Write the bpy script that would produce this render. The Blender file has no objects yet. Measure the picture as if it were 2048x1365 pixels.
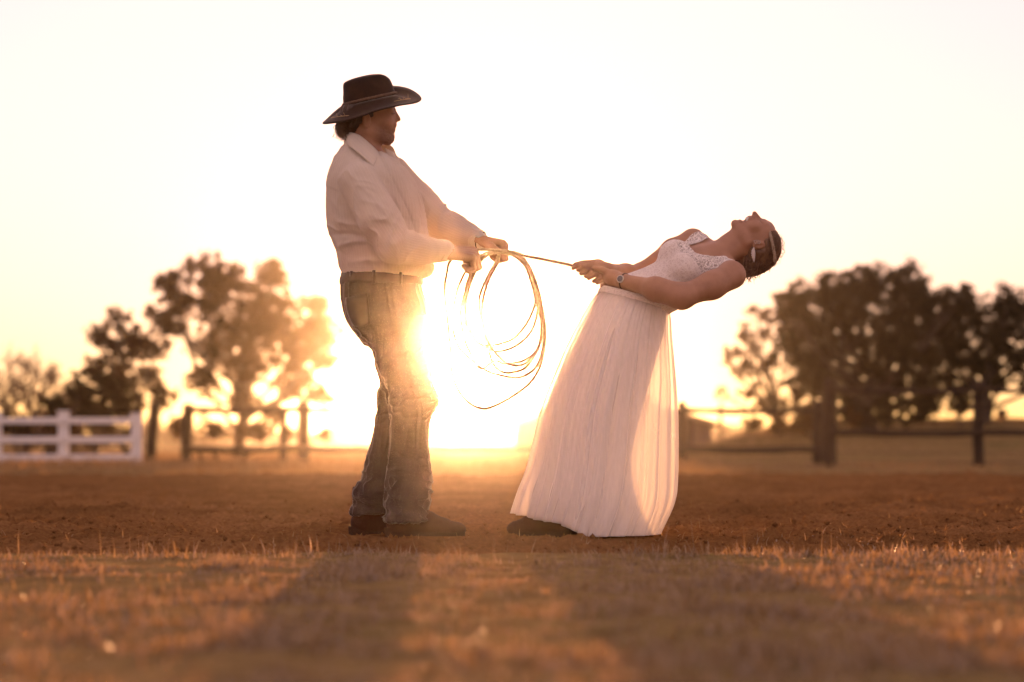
import bpy, bmesh, math, random
import numpy as np
from mathutils import Vector, Matrix

R = math.radians
scene = bpy.context.scene
COL = scene.collection

# ------------------------------------------------------------------ camera
CAM_H = 0.376          # the photographer lies almost on the grass
FPX = 4836.0           # focal length in photograph pixels (85 mm on 36 mm)
cam_data = bpy.data.cameras.new('camera')
cam = bpy.data.objects.new('camera', cam_data)
COL.objects.link(cam)
cam.location = (0, 0, CAM_H)
cam.rotation_euler = (R(90), 0, 0)
cam_data.lens = 85.0
cam_data.sensor_width = 36.0
cam_data.shift_y = 207.5 / 2048
cam_data.clip_start = 0.1
cam_data.clip_end = 6000
cam_data.dof.use_dof = True
cam_data.dof.focus_distance = 9.95
cam_data.dof.aperture_fstop = 2.0
scene.camera = cam

# ------------------------------------------------------------------ sun and sky
SUN_EL, SUN_AZ = R(2.45), R(-1.25)        # azimuth from +Y towards +X
sun_dir = Vector((math.sin(SUN_AZ) * math.cos(SUN_EL), math.cos(SUN_AZ) * math.cos(SUN_EL), math.sin(SUN_EL)))
world = bpy.data.worlds.new('World')
scene.world = world
world.use_nodes = True
wn = world.node_tree
wn.nodes.clear()
w_out = wn.nodes.new('ShaderNodeOutputWorld')
w_bg = wn.nodes.new('ShaderNodeBackground')
w_sky = wn.nodes.new('ShaderNodeTexSky')
w_sky.sky_type = 'NISHITA'
w_sky.sun_disc = False
w_sky.sun_elevation = SUN_EL
w_sky.sun_rotation = SUN_AZ
w_sky.air_density = 1.0
w_sky.dust_density = 1.0
w_sky.ozone_density = 1.0
w_bg.inputs['Strength'].default_value = 0.15
w_sep = wn.nodes.new('ShaderNodeSeparateColor')   # a hazy evening sky is far more even than a clear one
w_com = wn.nodes.new('ShaderNodeCombineColor')
wn.links.new(w_sky.outputs[0], w_sep.inputs[0])
for ch_, pw_ in ((0, 0.22), (1, 0.27), (2, 0.42)):
    w_pow = wn.nodes.new('ShaderNodeMath')
    w_pow.operation = 'POWER'
    w_pow.inputs[1].default_value = pw_
    wn.links.new(w_sep.outputs[ch_], w_pow.inputs[0])
    wn.links.new(w_pow.outputs[0], w_com.inputs[ch_])
w_warm = wn.nodes.new('ShaderNodeMixRGB')       # warm evening light in the whole sky
w_warm.blend_type = 'MULTIPLY'
w_warm.inputs[0].default_value = 1.0
w_warm.inputs[2].default_value = (1.0, 0.625, 0.64, 1)
wn.links.new(w_com.outputs[0], w_warm.inputs[1])
wn.links.new(w_warm.outputs[0], w_bg.inputs['Color'])
wn.links.new(w_bg.outputs[0], w_out.inputs['Surface'])

sun_data = bpy.data.lights.new('sun', 'SUN')
sun_data.energy = 2.5
sun_data.angle = R(0.53)
sun_data.color = (1.0, 0.44, 0.17)
sun = bpy.data.objects.new('sun', sun_data)
COL.objects.link(sun)
sun.location = (-20, 300, 30)
sun.rotation_euler = (-sun_dir).to_track_quat('-Z', 'Y').to_euler()

vs = scene.view_settings
vs.view_transform = 'Standard'
vs.look = 'None'
vs.exposure = 2.65
vs.gamma = 1.0
vs.use_curve_mapping = False
HAZE_DENSITY = 0.00030
HAZE_G = 0.990  # peaked forward so the glow round the sun resembles lens flare

scene.render.engine = 'CYCLES'
cy = scene.cycles
cy.use_denoising = True
cy.max_bounces = 8
cy.diffuse_bounces = 3
cy.glossy_bounces = 2
cy.transmission_bounces = 6
cy.transparent_max_bounces = 24
cy.volume_bounces = 0
cy.caustics_reflective = False
cy.caustics_refractive = False
cy.use_adaptive_sampling = False
cy.sample_clamp_indirect = 0.0

rng = np.random.default_rng(7)
random.seed(7)


# ------------------------------------------------------------------ helpers
def W(px, py, d):
    """point at distance d whose place was measured at photo pixel (px, py)"""
    return np.array([(px - 1024) / FPX * d, d, CAM_H + (890 - py) / FPX * d])


def P(px, py, y=0.0):
    """point near the couple: y metres behind the line they stand on"""
    return W(px, py, 10.0 + y)


def V(a):
    return Vector((float(a[0]), float(a[1]), float(a[2])))


def nrm(a):
    a = np.asarray(a, float)
    return a / np.linalg.norm(a)


def hash3(ix, iy, iz, seed):
    n = (ix.astype(np.int64) * 374761393 + iy.astype(np.int64) * 668265263 + iz.astype(np.int64) * 2147483647 + seed * 1274126177) & 0xFFFFFFFF
    n = ((n ^ (n >> 13)) * 1274126177) & 0xFFFFFFFF
    n = (n ^ (n >> 16)) & 0xFFFFFFFF
    return n.astype(np.float64) / 4294967295.0 * 2 - 1


def noise3(x, y, z, seed=0):
    x, y, z = np.broadcast_arrays(np.asarray(x, float), np.asarray(y, float), np.asarray(z, float))
    ix, iy, iz = np.floor(x), np.floor(y), np.floor(z)
    fx, fy, fz = x - ix, y - iy, z - iz
    ux, uy, uz = (f * f * f * (f * (f * 6 - 15) + 10) for f in (fx, fy, fz))
    r = 0
    for a in (0, 1):
        wx = ux if a else 1 - ux
        for b in (0, 1):
            wy = uy if b else 1 - uy
            for c in (0, 1):
                wz = uz if c else 1 - uz
                r = r + wx * wy * wz * hash3(ix + a, iy + b, iz + c, seed)
    return r


def fbm(x, y, z, octs=4, seed=0, gain=0.5):
    r, a = 0, 1.0
    for o in range(octs):
        r = r + a * noise3(np.asarray(x) * 2 ** o, np.asarray(y) * 2 ** o, np.asarray(z) * 2 ** o, seed + o * 17)
        a *= gain
    return r


def sstep(a, b, x):
    t = np.clip((np.asarray(x, float) - a) / (b - a), 0, 1)
    return t * t * (3 - 2 * t)


def mesh_np(name, verts, faces, smooth=True):
    """faces: (n,3) or (n,4) integer array, or a list of lists"""
    me = bpy.data.meshes.new(name)
    verts = np.asarray(verts, np.float32)
    if isinstance(faces, np.ndarray):
        n, k = faces.shape
        me.vertices.add(len(verts))
        me.vertices.foreach_set('co', verts.ravel())
        me.loops.add(n * k)
        me.loops.foreach_set('vertex_index', faces.astype(np.int32).ravel())
        me.polygons.add(n)
        me.polygons.foreach_set('loop_start', np.arange(0, n * k, k, dtype=np.int32))
        me.polygons.foreach_set('loop_total', np.full(n, k, np.int32))
        me.update(calc_edges=True)
    else:
        me.from_pydata([tuple(map(float, v)) for v in verts], [], faces)
        me.update()
    if smooth:
        me.polygons.foreach_set('use_smooth', np.ones(len(me.polygons), bool))
    me.validate()
    return me


def obj(name, me, mat=None, parent=None):
    o = bpy.data.objects.new(name, me)
    COL.objects.link(o)
    if mat is not None and me is not None:
        me.materials.clear()
        me.materials.append(mat)
    if parent is not None:
        o.parent = parent
        o.matrix_parent_inverse = Matrix.Translation(-parent.location) if parent.parent is None else Matrix.Identity(4)
    return o


def tag(o, label=None, cat=None, group=None, kind=None):
    if label: o['label'] = label
    if cat: o['category'] = cat
    if group: o['group'] = group
    if kind: o['kind'] = kind
    return o


def thing(name, loc, label, cat, group=None):
    o = bpy.data.objects.new(name, None)
    COL.objects.link(o)
    o.location = V(loc)
    o.empty_display_size = 0.2
    return tag(o, label, cat, group)


def tube_arrays(pts, rad, n=8, cap=True, roll=0.0):
    pts = np.asarray(pts, float)
    m = len(pts)
    rad = np.broadcast_to(np.asarray(rad, float), (m,))
    t = np.gradient(pts, axis=0)
    t /= np.linalg.norm(t, axis=1)[:, None] + 1e-12
    up = np.array([0.0, 0, 1]) if abs(t[0][2]) < 0.9 else np.array([1.0, 0, 0])
    a = np.cross(t[0], up); a /= np.linalg.norm(a)
    V_, ang = [], np.linspace(0, 2 * math.pi, n, endpoint=False) + roll
    for i in range(m):
        a = a - t[i] * np.dot(a, t[i]); a /= np.linalg.norm(a) + 1e-12
        b = np.cross(t[i], a)
        V_.append(pts[i] + rad[i] * (np.cos(ang)[:, None] * a + np.sin(ang)[:, None] * b))
    verts = np.concatenate(V_)
    i, j = np.meshgrid(np.arange(m - 1), np.arange(n), indexing='ij')
    j2 = (j + 1) % n
    q = np.stack([i * n + j, i * n + j2, (i + 1) * n + j2, (i + 1) * n + j], -1).reshape(-1, 4)
    faces = q
    if cap:
        verts = np.concatenate([verts, pts[:1], pts[-1:]])
        c0, c1 = m * n, m * n + 1
        jj = np.arange(n); jn = (jj + 1) % n
        f0 = np.stack([np.full(n, c0), jn, jj, jj], -1)
        f1 = np.stack([np.full(n, c1), (m - 1) * n + jj, (m - 1) * n + jn, (m - 1) * n + jn], -1)
        faces = np.concatenate([q, f0, f1])
    return verts, faces


def to_lists(f):
    return [list(dict.fromkeys(r)) for r in f.tolist()]


class Mesher:
    """collects tubes, boxes and sheets that belong to ONE part"""
    def __init__(s): s.v, s.f, s.n = [], [], 0

    def add(s, v, f):
        s.v.append(np.asarray(v, float))
        fl = to_lists(f) if isinstance(f, np.ndarray) else f
        s.f += [[i + s.n for i in r] for r in fl]
        s.n += len(v)
        return s

    def tube(s, pts, rad, n=8, cap=True): return s.add(*tube_arrays(pts, rad, n, cap))

    def box(s, c, half, rot=None, bev=0.0):
        bm = bmesh.new()
        bmesh.ops.create_cube(bm, size=2.0)
        for v in bm.verts: v.co = Vector((v.co.x * half[0], v.co.y * half[1], v.co.z * half[2]))
        if bev: bmesh.ops.bevel(bm, geom=list(bm.edges), offset=bev, segments=2, affect='EDGES')
        vv = np.array([v.co[:] for v in bm.verts])
        bm.verts.index_update()
        ff = [[v.index for v in f.verts] for f in bm.faces]
        bm.free()
        if rot is not None: vv = vv @ np.asarray(rot).T
        return s.add(vv + np.asarray(c), ff)

    def build(s, name, mat, parent=None, smooth=True):
        me = mesh_np(name, np.concatenate(s.v), s.f, smooth)
        return obj(name, me, mat, parent)


def catmull(pts, step):
    pts = np.asarray(pts, float)
    p = np.concatenate([[2 * pts[0] - pts[1]], pts, [2 * pts[-1] - pts[-2]]])
    out = []
    for i in range(1, len(p) - 2):
        L = np.linalg.norm(p[i + 1] - p[i])
        n = max(2, int(L / step))
        t = np.linspace(0, 1, n, endpoint=False)[:, None]
        out.append(0.5 * ((2 * p[i]) + (-p[i - 1] + p[i + 1]) * t + (2 * p[i - 1] - 5 * p[i] + 4 * p[i + 1] - p[i + 2]) * t ** 2
                          + (-p[i - 1] + 3 * p[i] - 3 * p[i + 1] + p[i + 2]) * t ** 3))
    out.append(pts[-1:])
    return np.concatenate(out)


# ------------------------------------------------------------------ materials
def new_mat(name):
    m = bpy.data.materials.new(name)
    m.use_nodes = True
    nt = m.node_tree
    nt.nodes.clear()
    out = nt.nodes.new('ShaderNodeOutputMaterial')
    return m, nt, out


def nd(nt, kind, **kw):
    n = nt.nodes.new(kind)
    for k, v in kw.items():
        if k in n.inputs: n.inputs[k].default_value = v
        else: setattr(n, k, v)
    return n


def noise_ramp(nt, coord, scale, stops, detail=4.0, rough=0.55, dist=0.0, stretch=None):
    c = coord
    if stretch is not None:
        mp = nd(nt, 'ShaderNodeMapping'); mp.inputs['Scale'].default_value = stretch
        nt.links.new(coord, mp.inputs['Vector']); c = mp.outputs[0]
    n = nd(nt, 'ShaderNodeTexNoise'); n.inputs['Scale'].default_value = scale
    n.inputs['Detail'].default_value = detail; n.inputs['Roughness'].default_value = rough; n.inputs['Distortion'].default_value = dist
    nt.links.new(c, n.inputs['Vector'])
    r = nd(nt, 'ShaderNodeValToRGB')
    el = r.color_ramp.elements
    el[0].position, el[0].color = stops[0][0], (*stops[0][1], 1)
    el[1].position, el[1].color = stops[-1][0], (*stops[-1][1], 1)
    for p, c_ in stops[1:-1]:
        e = el.new(p); e.color = (*c_, 1)
    nt.links.new(n.outputs['Fac'], r.inputs['Fac'])
    return r.outputs['Color'], n.outputs['Fac']


def simple_mat(name, c0, c1, scale=20.0, rough=0.8, bump=0.2, bscale=None, bdist=0.01, sheen=0.0, spec=0.3, stretch=None, metallic=0.0, sss=0.0, coat=0.0):
    m, nt, out = new_mat(name)
    tc = nd(nt, 'ShaderNodeTexCoord')
    col, _ = noise_ramp(nt, tc.outputs['Object'], scale, [(0.3, c0), (0.7, c1)], stretch=stretch)
    b = nd(nt, 'ShaderNodeBsdfPrincipled')
    b.inputs['Roughness'].default_value = rough
    b.inputs['Specular IOR Level'].default_value = spec
    b.inputs['Metallic'].default_value = metallic
    b.inputs["Sheen Weight"].default_value = sheen; b.inputs["Sheen Roughness"].default_value = 0.35
    b.inputs['Coat Weight'].default_value = coat
    if sss:
        b.inputs['Subsurface Weight'].default_value = sss
        b.inputs['Subsurface Scale'].default_value = 0.01
        b.inputs['Subsurface Radius'].default_value = (1.0, 0.35, 0.2)
    nt.links.new(col, b.inputs['Base Color'])
    if bump:
        n2 = nd(nt, 'ShaderNodeTexNoise'); n2.inputs['Scale'].default_value = bscale or scale * 4; n2.inputs['Detail'].default_value = 5
        if stretch is not None:
            mp = nd(nt, 'ShaderNodeMapping'); mp.inputs['Scale'].default_value = stretch
            nt.links.new(tc.outputs['Object'], mp.inputs['Vector']); nt.links.new(mp.outputs[0], n2.inputs['Vector'])
        else:
            nt.links.new(tc.outputs['Object'], n2.inputs['Vector'])
        bp = nd(nt, 'ShaderNodeBump'); bp.inputs['Strength'].default_value = bump; bp.inputs['Distance'].default_value = bdist
        nt.links.new(n2.outputs['Fac'], bp.inputs['Height'])
        nt.links.new(bp.outputs[0], b.inputs['Normal'])
    nt.links.new(b.outputs[0], out.inputs['Surface'])
    return m


def leaf_mat(name, c0, c1, trans=0.45, scale=1.5, tint=(1.0, 0.95, 0.7), gloss=0.0):
    """thin leaf or blade: reflects and lets light through"""
    m, nt, out = new_mat(name)
    tc = nd(nt, 'ShaderNodeTexCoord')
    col, _ = noise_ramp(nt, tc.outputs['Object'], scale, [(0.3, c0), (0.7, c1)], detail=6)
    d = nd(nt, 'ShaderNodeBsdfDiffuse'); t = nd(nt, 'ShaderNodeBsdfTranslucent')
    mixc = nd(nt, 'ShaderNodeMixRGB', blend_type='MULTIPLY'); mixc.inputs[0].default_value = 1; mixc.inputs[2].default_value = (*tint, 1)
    nt.links.new(col, mixc.inputs[1])
    nt.links.new(col, d.inputs['Color']); nt.links.new(mixc.outputs[0], t.inputs['Color'])
    mx = nd(nt, 'ShaderNodeMixShader'); mx.inputs[0].default_value = trans
    nt.links.new(d.outputs[0], mx.inputs[1]); nt.links.new(t.outputs[0], mx.inputs[2])
    last = mx
    if gloss:
        gl = nd(nt, 'ShaderNodeBsdfGlossy'); gl.inputs['Roughness'].default_value = 0.35
        last = nd(nt, 'ShaderNodeMixShader'); last.inputs[0].default_value = gloss
        nt.links.new(mx.outputs[0], last.inputs[1]); nt.links.new(gl.outputs[0], last.inputs[2])
    nt.links.new(last.outputs[0], out.inputs['Surface'])
    return m

# ================================================================== figures: smooth continuous surfaces from a distance field
class Field:
    """a sampled distance field; shapes are blended in with a soft union and the skin is pulled out as one mesh"""
    def __init__(s, lo, hi, h):
        s.lo, s.h = np.asarray(lo, float), h
        s.n = np.ceil((np.asarray(hi, float) - s.lo) / h).astype(int) + 1
        s.F = np.full(tuple(s.n), 1.0, np.float32)

    def region(s, lo, hi):
        a = np.clip(np.floor((np.asarray(lo) - s.lo) / s.h).astype(int), 0, s.n)
        b = np.clip(np.ceil((np.asarray(hi) - s.lo) / s.h).astype(int) + 1, 0, s.n)
        if np.any(b <= a): return None
        ax = [s.lo[i] + s.h * np.arange(a[i], b[i]) for i in range(3)]
        sl = tuple(slice(a[i], b[i]) for i in range(3))
        return sl, ax[0][:, None, None], ax[1][None, :, None], ax[2][None, None, :]

    def blend(s, sl, d, k, mode):
        A = s.F[sl]
        d = d.astype(np.float32)
        if mode == 'sub':
            h = np.clip(0.5 - 0.5 * (A + d) / k, 0, 1)
            s.F[sl] = A * (1 - h) + (-d) * h + k * h * (1 - h)
        else:
            h = np.clip(0.5 + 0.5 * (d - A) / k, 0, 1)
            s.F[sl] = d * (1 - h) + A * h - k * h * (1 - h)

    def cone(s, a, b, ra, rb, k=0.01, mode='add'):
        a, b = np.asarray(a, float), np.asarray(b, float)
        m = max(ra, rb) + k * 2 + 2 * s.h
        rg = s.region(np.minimum(a, b) - m, np.maximum(a, b) + m)
        if rg is None: return s
        sl, X, Y, Z = rg
        ab = b - a
        L2 = max(float(ab @ ab), 1e-12)
        t = np.clip(((X - a[0]) * ab[0] + (Y - a[1]) * ab[1] + (Z - a[2]) * ab[2]) / L2, 0, 1)
        d = np.sqrt((X - a[0] - t * ab[0]) ** 2 + (Y - a[1] - t * ab[1]) ** 2 + (Z - a[2] - t * ab[2]) ** 2) - (ra + (rb - ra) * t)
        s.blend(sl, d, k, mode)
        return s

    def chain(s, pts, rad, k=0.01, mode='add'):
        for i in range(len(pts) - 1): s.cone(pts[i], pts[i + 1], rad[i], rad[i + 1], k, mode)
        return s

    def ball(s, c, r, k=0.01, mode='add'): return s.cone(c, c, r, r, k, mode)

    def ell(s, c, rad, rot=None, k=0.01, mode='add'):
        """ellipsoid; rot columns are its axes"""
        c, rad = np.asarray(c, float), np.asarray(rad, float)
        rot = np.eye(3) if rot is None else np.asarray(rot, float)
        ext = np.sqrt(((rot * rad) ** 2).sum(1)) + k * 2 + 2 * s.h
        rg = s.region(c - ext, c + ext)
        if rg is None: return s
        sl, X, Y, Z = rg
        u = [((X - c[0]) * rot[0, i] + (Y - c[1]) * rot[1, i] + (Z - c[2]) * rot[2, i]) for i in range(3)]
        k0 = np.sqrt(sum((u[i] / rad[i]) ** 2 for i in range(3)))
        k1 = np.sqrt(sum((u[i] / rad[i] ** 2) ** 2 for i in range(3))) + 1e-9
        s.blend(sl, k0 * (k0 - 1) / k1, k, mode)
        return s

    def loft(s, secs, k=0.01, mode='add', power=2.0):
        """secs: (z, cx, cy, ax, ay) from low to high; an upright limb or trunk of elliptical slices"""
        secs = np.asarray(sorted(secs), float)
        z = secs[:, 0]
        m = 2 * k + 2 * s.h + 0.01
        lo = [min(secs[:, 1] - secs[:, 3]) - m, min(secs[:, 2] - secs[:, 4]) - m, z[0] - m]
        hi = [max(secs[:, 1] + secs[:, 3]) + m, max(secs[:, 2] + secs[:, 4]) + m, z[-1] + m]
        rg = s.region(lo, hi)
        sl, X, Y, Z = rg
        zz = np.clip(Z[0, 0], z[0], z[-1])

        def ev(c):
            # smooth (monotone-ish) interpolation of the section values
            t = np.gradient(secs[:, c], z)
            i = np.clip(np.searchsorted(z, zz) - 1, 0, len(z) - 2)
            H = z[i + 1] - z[i]
            u = (zz - z[i]) / H
            return ((2 * u ** 3 - 3 * u ** 2 + 1) * secs[i, c] + (u ** 3 - 2 * u ** 2 + u) * H * t[i] + (-2 * u ** 3 + 3 * u ** 2) * secs[i + 1, c] + (u ** 3 - u ** 2) * H * t[i + 1])[None, None, :]
        cx, cy_, ax, ay = ev(1), ev(2), ev(3), ev(4)
        q = (np.abs((X - cx) / ax) ** power + np.abs((Y - cy_) / ay) ** power) ** (1 / power)
        d = (q - 1) * np.minimum(ax, ay)
        dz = np.maximum(z[0] - Z, Z - z[-1])
        d = np.where(dz > 0, np.sqrt(np.maximum(d, 0) ** 2 + dz ** 2) + np.minimum(d, 0) * 0, np.maximum(d, dz))
        s.blend(sl, d, k, mode)
        return s

    def skin(s):
        F = s.F
        nx, ny, nz = F.shape
        I = F < 0
        cnt = np.zeros((nx - 1, ny - 1, nz - 1), np.int8)
        for a in (0, 1):
            for b in (0, 1):
                for c in (0, 1): cnt += I[a:nx - 1 + a, b:ny - 1 + b, c:nz - 1 + c]
        act = np.argwhere((cnt > 0) & (cnt < 8))
        idx = np.full(cnt.shape, -1, np.int32)
        idx[tuple(act.T)] = np.arange(len(act))
        cor = {}
        for a in (0, 1):
            for b in (0, 1):
                for c in (0, 1): cor[a, b, c] = F[act[:, 0] + a, act[:, 1] + b, act[:, 2] + c].astype(float)
        acc = np.zeros((len(act), 3)); num = np.zeros(len(act))
        for ax in range(3):
            for u in (0, 1):
                for w in (0, 1):
                    p0 = [0, 0, 0]; o = [i for i in range(3) if i != ax]
                    p0[o[0]], p0[o[1]] = u, w
                    p1 = list(p0); p1[ax] = 1
                    f0, f1 = cor[tuple(p0)], cor[tuple(p1)]
                    m = (f0 < 0) != (f1 < 0)
                    t = np.where(m, f0 / np.where(m, f0 - f1, 1), 0)
                    pt = np.tile(np.array(p0, float), (len(act), 1)); pt[:, ax] = t
                    acc += pt * m[:, None]; num += m
        v = s.lo + s.h * (act + acc / num[:, None])
        faces = []
        for ax in range(3):
            o = [i for i in range(3) if i != ax]
            sl0 = [slice(None)] * 3; sl1 = [slice(None)] * 3
            sl0[ax] = slice(0, -1); sl1[ax] = slice(1, None)
            for q in o:
                sl0[q] = slice(1, -1); sl1[q] = slice(1, -1)
            A, B = I[tuple(sl0)], I[tuple(sl1)]
            e = np.argwhere(A != B)
            flip = A[tuple(e.T)]
            e = e.copy()
            for q in o: e[:, q] += 1
            c = []
            for du, dw in ((-1, -1), (0, -1), (0, 0), (-1, 0)):
                cc = e.copy(); cc[:, o[0]] += du; cc[:, o[1]] += dw
                c.append(idx[tuple(cc.T)])
            qd = np.stack(c, -1)
            if ax == 1: flip = ~flip
            qd[~flip] = qd[~flip][:, ::-1]
            faces.append(qd)
        return v, np.concatenate(faces)


def vnormals(v, f):
    n = np.zeros_like(v)
    fn = np.cross(v[f[:, 2]] - v[f[:, 0]], v[f[:, 3]] - v[f[:, 1]])
    for c in range(4): np.add.at(n, f[:, c], fn)
    return n / (np.linalg.norm(n, axis=1)[:, None] + 1e-12)


def relax(v, f, it=2, lam=0.5):
    for _ in range(it):
        acc = np.zeros_like(v); cnt = np.zeros(len(v))
        for c in range(4):
            np.add.at(acc, f[:, c], v[f[:, (c + 1) % 4]]); np.add.at(cnt, f[:, c], 1)
        v = v + lam * (acc / np.maximum(cnt, 1)[:, None] - v)
    return v


def keep_faces(v, f, mask):
    """drop the faces whose corners are not all inside mask"""
    f = f[mask[f].all(1)]
    used = np.unique(f)
    mp = np.full(len(v), -1); mp[used] = np.arange(len(used))
    return v[used], mp[f], used


def set_attr(me, name, val):
    a = me.attributes.new(name, 'FLOAT', 'POINT')
    a.data.foreach_set('value', np.asarray(val, np.float32))


def frame(f_dir, up_hint):
    """columns: forward, side, up"""
    f_ = nrm(f_dir)
    s_ = nrm(np.cross(np.asarray(up_hint, float), f_))
    return np.stack([f_, s_, np.cross(f_, s_)], 1)


def hand(F, wrist, fwd, palm, thumb, curl=(65, 85, 45), size=1.0, thumb_pose=(0.55, 0.5, 0.2), spread=0.0):
    """hand from the wrist on: palm, four fingers of unequal length bent at three joints, thumb from the side of the palm.
    fwd: wrist to knuckles; palm: the way the palm faces; thumb: towards the thumb side"""
    f_ = nrm(fwd); n_ = nrm(np.asarray(palm) - f_ * np.dot(palm, f_)); s_ = nrm(np.cross(f_, n_))
    if np.dot(s_, thumb) < 0: s_ = -s_
    z = size
    K = []
    for i, (so, fo, L, r) in enumerate(((0.032, 0.088, (0.043, 0.026, 0.021), 0.0098), (0.011, 0.092, (0.047, 0.030, 0.022), 0.0102),
                                        (-0.010, 0.087, (0.043, 0.028, 0.022), 0.0096), (-0.030, 0.079, (0.034, 0.021, 0.019), 0.0086))):
        kn = wrist + (f_ * fo + s_ * so) * z
        F.chain([wrist + s_ * so * 0.55 * z + n_ * 0.004 * z, kn], [0.0165 * z, 0.0135 * z], 0.012)
        p, a = kn, math.radians(curl[0] * 0.35 + i * 4)
        pts, rad = [p], [r * 1.12 * z]
        for j in range(3):
            if j: a += math.radians(curl[j])
            else: a = math.radians(curl[0] + i * 3)
            p = p + (f_ * math.cos(a) + n_ * math.sin(a) + s_ * spread * (1.5 - i)) * L[j] * z
            pts.append(p); rad.append(r * (1.0, 0.94, 0.82)[j] * z)
        F.chain(pts, rad, 0.0035)
        K.append(pts)
    tb = wrist + (f_ * 0.022 + s_ * 0.022 + n_ * 0.008) * z
    d0 = nrm(f_ * 0.75 + s_ * thumb_pose[0] + n_ * 0.35)
    d1 = nrm(f_ * 0.85 + s_ * (thumb_pose[1] - 0.35) + n_ * thumb_pose[1])
    d2 = nrm(f_ * 0.8 - s_ * 0.25 + n_ * (thumb_pose[2] + 0.35))
    p1 = tb + d0 * 0.042 * z; p2 = p1 + d1 * 0.034 * z; p3 = p2 + d2 * 0.027 * z
    F.chain([tb, p1, p2, p3], [0.0175 * z, 0.0135 * z, 0.0115 * z, 0.0095 * z], 0.006)
    return K


def dist_chain(v, pts, rad):
    """distance of vertices to a tapered chain, with the place along it and the angle around it"""
    best = np.full(len(v), 9.0); along = np.zeros(len(v)); ang = np.zeros(len(v)); acc = 0
    for i in range(len(pts) - 1):
        a, b = np.asarray(pts[i]), np.asarray(pts[i + 1])
        ab = b - a; L = np.linalg.norm(ab)
        t = np.clip((v - a) @ ab / L ** 2, 0, 1)
        q = v - a - t[:, None] * ab
        d = np.linalg.norm(q, axis=1) - (rad[i] + (rad[i + 1] - rad[i]) * t)
        e1 = nrm(np.cross(ab, [0, 1.0, 0.15])); e2 = np.cross(nrm(ab), e1)
        m = d < best
        best[m] = d[m]; along[m] = acc + t[m] * L; ang[m] = np.arctan2(q[m] @ e2, q[m] @ e1)
        acc += L
    return best, along, ang


def folds(v, direction, across, along, seed, warp=0.4):
    """soft cloth folds running along a direction: a ridged, stretched noise between 0 and 1"""
    d = nrm(direction)
    e = nrm(np.cross(d, [0.1, 1.0, 0.2])); g_ = np.cross(d, e)
    a, b, c = v @ d, v @ e, v @ g_
    w = warp * noise3(a * along * 1.3, b * across * 0.4, c * across * 0.4, seed + 3)
    n = noise3(a * along, b * across + w, c * across + w, seed)
    return (1 - np.abs(n)) ** 2


def sheet_obj(name, rows, mat, parent, sub=3, thick=0.003, offset=0.0):
    """a curved sheet of cloth or leather from rows of points, smoothed and given thickness"""
    rows = np.asarray(rows, float)
    up = lambda P_: np.stack([catmull_n(P_[:, j], sub) for j in range(P_.shape[1])], 1)
    G = up(rows)
    G = np.swapaxes(up(np.swapaxes(G, 0, 1)), 0, 1)
    m, n = G.shape[:2]
    i, j = np.meshgrid(np.arange(m - 1), np.arange(n - 1), indexing='ij')
    f = np.stack([i * n + j, i * n + j + 1, (i + 1) * n + j + 1, (i + 1) * n + j], -1).reshape(-1, 4)
    o = obj(name, mesh_np(name, G.reshape(-1, 3), f), mat, parent)
    s = o.modifiers.new('thickness', 'SOLIDIFY'); s.thickness = thick; s.offset = offset
    return o


def catmull_n(pts, n):
    p = np.concatenate([[2 * pts[0] - pts[1]], pts, [2 * pts[-1] - pts[-2]]])
    out = []
    t = np.linspace(0, 1, n, endpoint=False)[:, None]
    for i in range(1, len(p) - 2):
        out.append(0.5 * ((2 * p[i]) + (-p[i - 1] + p[i + 1]) * t + (2 * p[i - 1] - 5 * p[i] + 4 * p[i + 1] - p[i + 2]) * t ** 2
                          + (-p[i - 1] + 3 * p[i] - 3 * p[i + 1] + p[i + 2]) * t ** 3))
    out.append(pts[-1:])
    return np.concatenate(out)


# ------------------------------------------------------------------ cloth and skin materials
def skin_mat(name, c0, c1, beard=(0.07, 0.04, 0.025)):
    m, nt, out = new_mat(name)
    tc = nd(nt, 'ShaderNodeTexCoord')
    col, _ = noise_ramp(nt, tc.outputs['Object'], 18, [(0.3, c0), (0.7, c1)])
    at = nd(nt, 'ShaderNodeAttribute'); at.attribute_name = 'beard'
    nz = nd(nt, 'ShaderNodeTexNoise'); nz.inputs['Scale'].default_value = 420; nz.inputs['Detail'].default_value = 3
    nt.links.new(tc.outputs['Object'], nz.inputs['Vector'])
    ml = nd(nt, 'ShaderNodeMath', operation='MULTIPLY'); nt.links.new(at.outputs['Fac'], ml.inputs[0]); nt.links.new(nz.outputs['Fac'], ml.inputs[1])
    mx = nd(nt, 'ShaderNodeMixRGB'); mx.inputs[2].default_value = (*beard, 1)
    nt.links.new(ml.outputs[0], mx.inputs[0]); nt.links.new(col, mx.inputs[1])
    b = nd(nt, 'ShaderNodeBsdfPrincipled')
    b.inputs['Roughness'].default_value = 0.5
    b.inputs['Subsurface Weight'].default_value = 0.15; b.inputs['Subsurface Scale'].default_value = 0.008
    b.inputs['Subsurface Radius'].default_value = (1.0, 0.35, 0.2)
    nt.links.new(mx.outputs[0], b.inputs['Base Color'])
    bp = nd(nt, 'ShaderNodeBump'); bp.inputs['Strength'].default_value = 0.25; bp.inputs['Distance'].default_value = 0.002
    nt.links.new(nz.outputs['Fac'], bp.inputs['Height']); nt.links.new(bp.outputs[0], b.inputs['Normal'])
    nt.links.new(b.outputs[0], out.inputs['Surface'])
    return m


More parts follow.
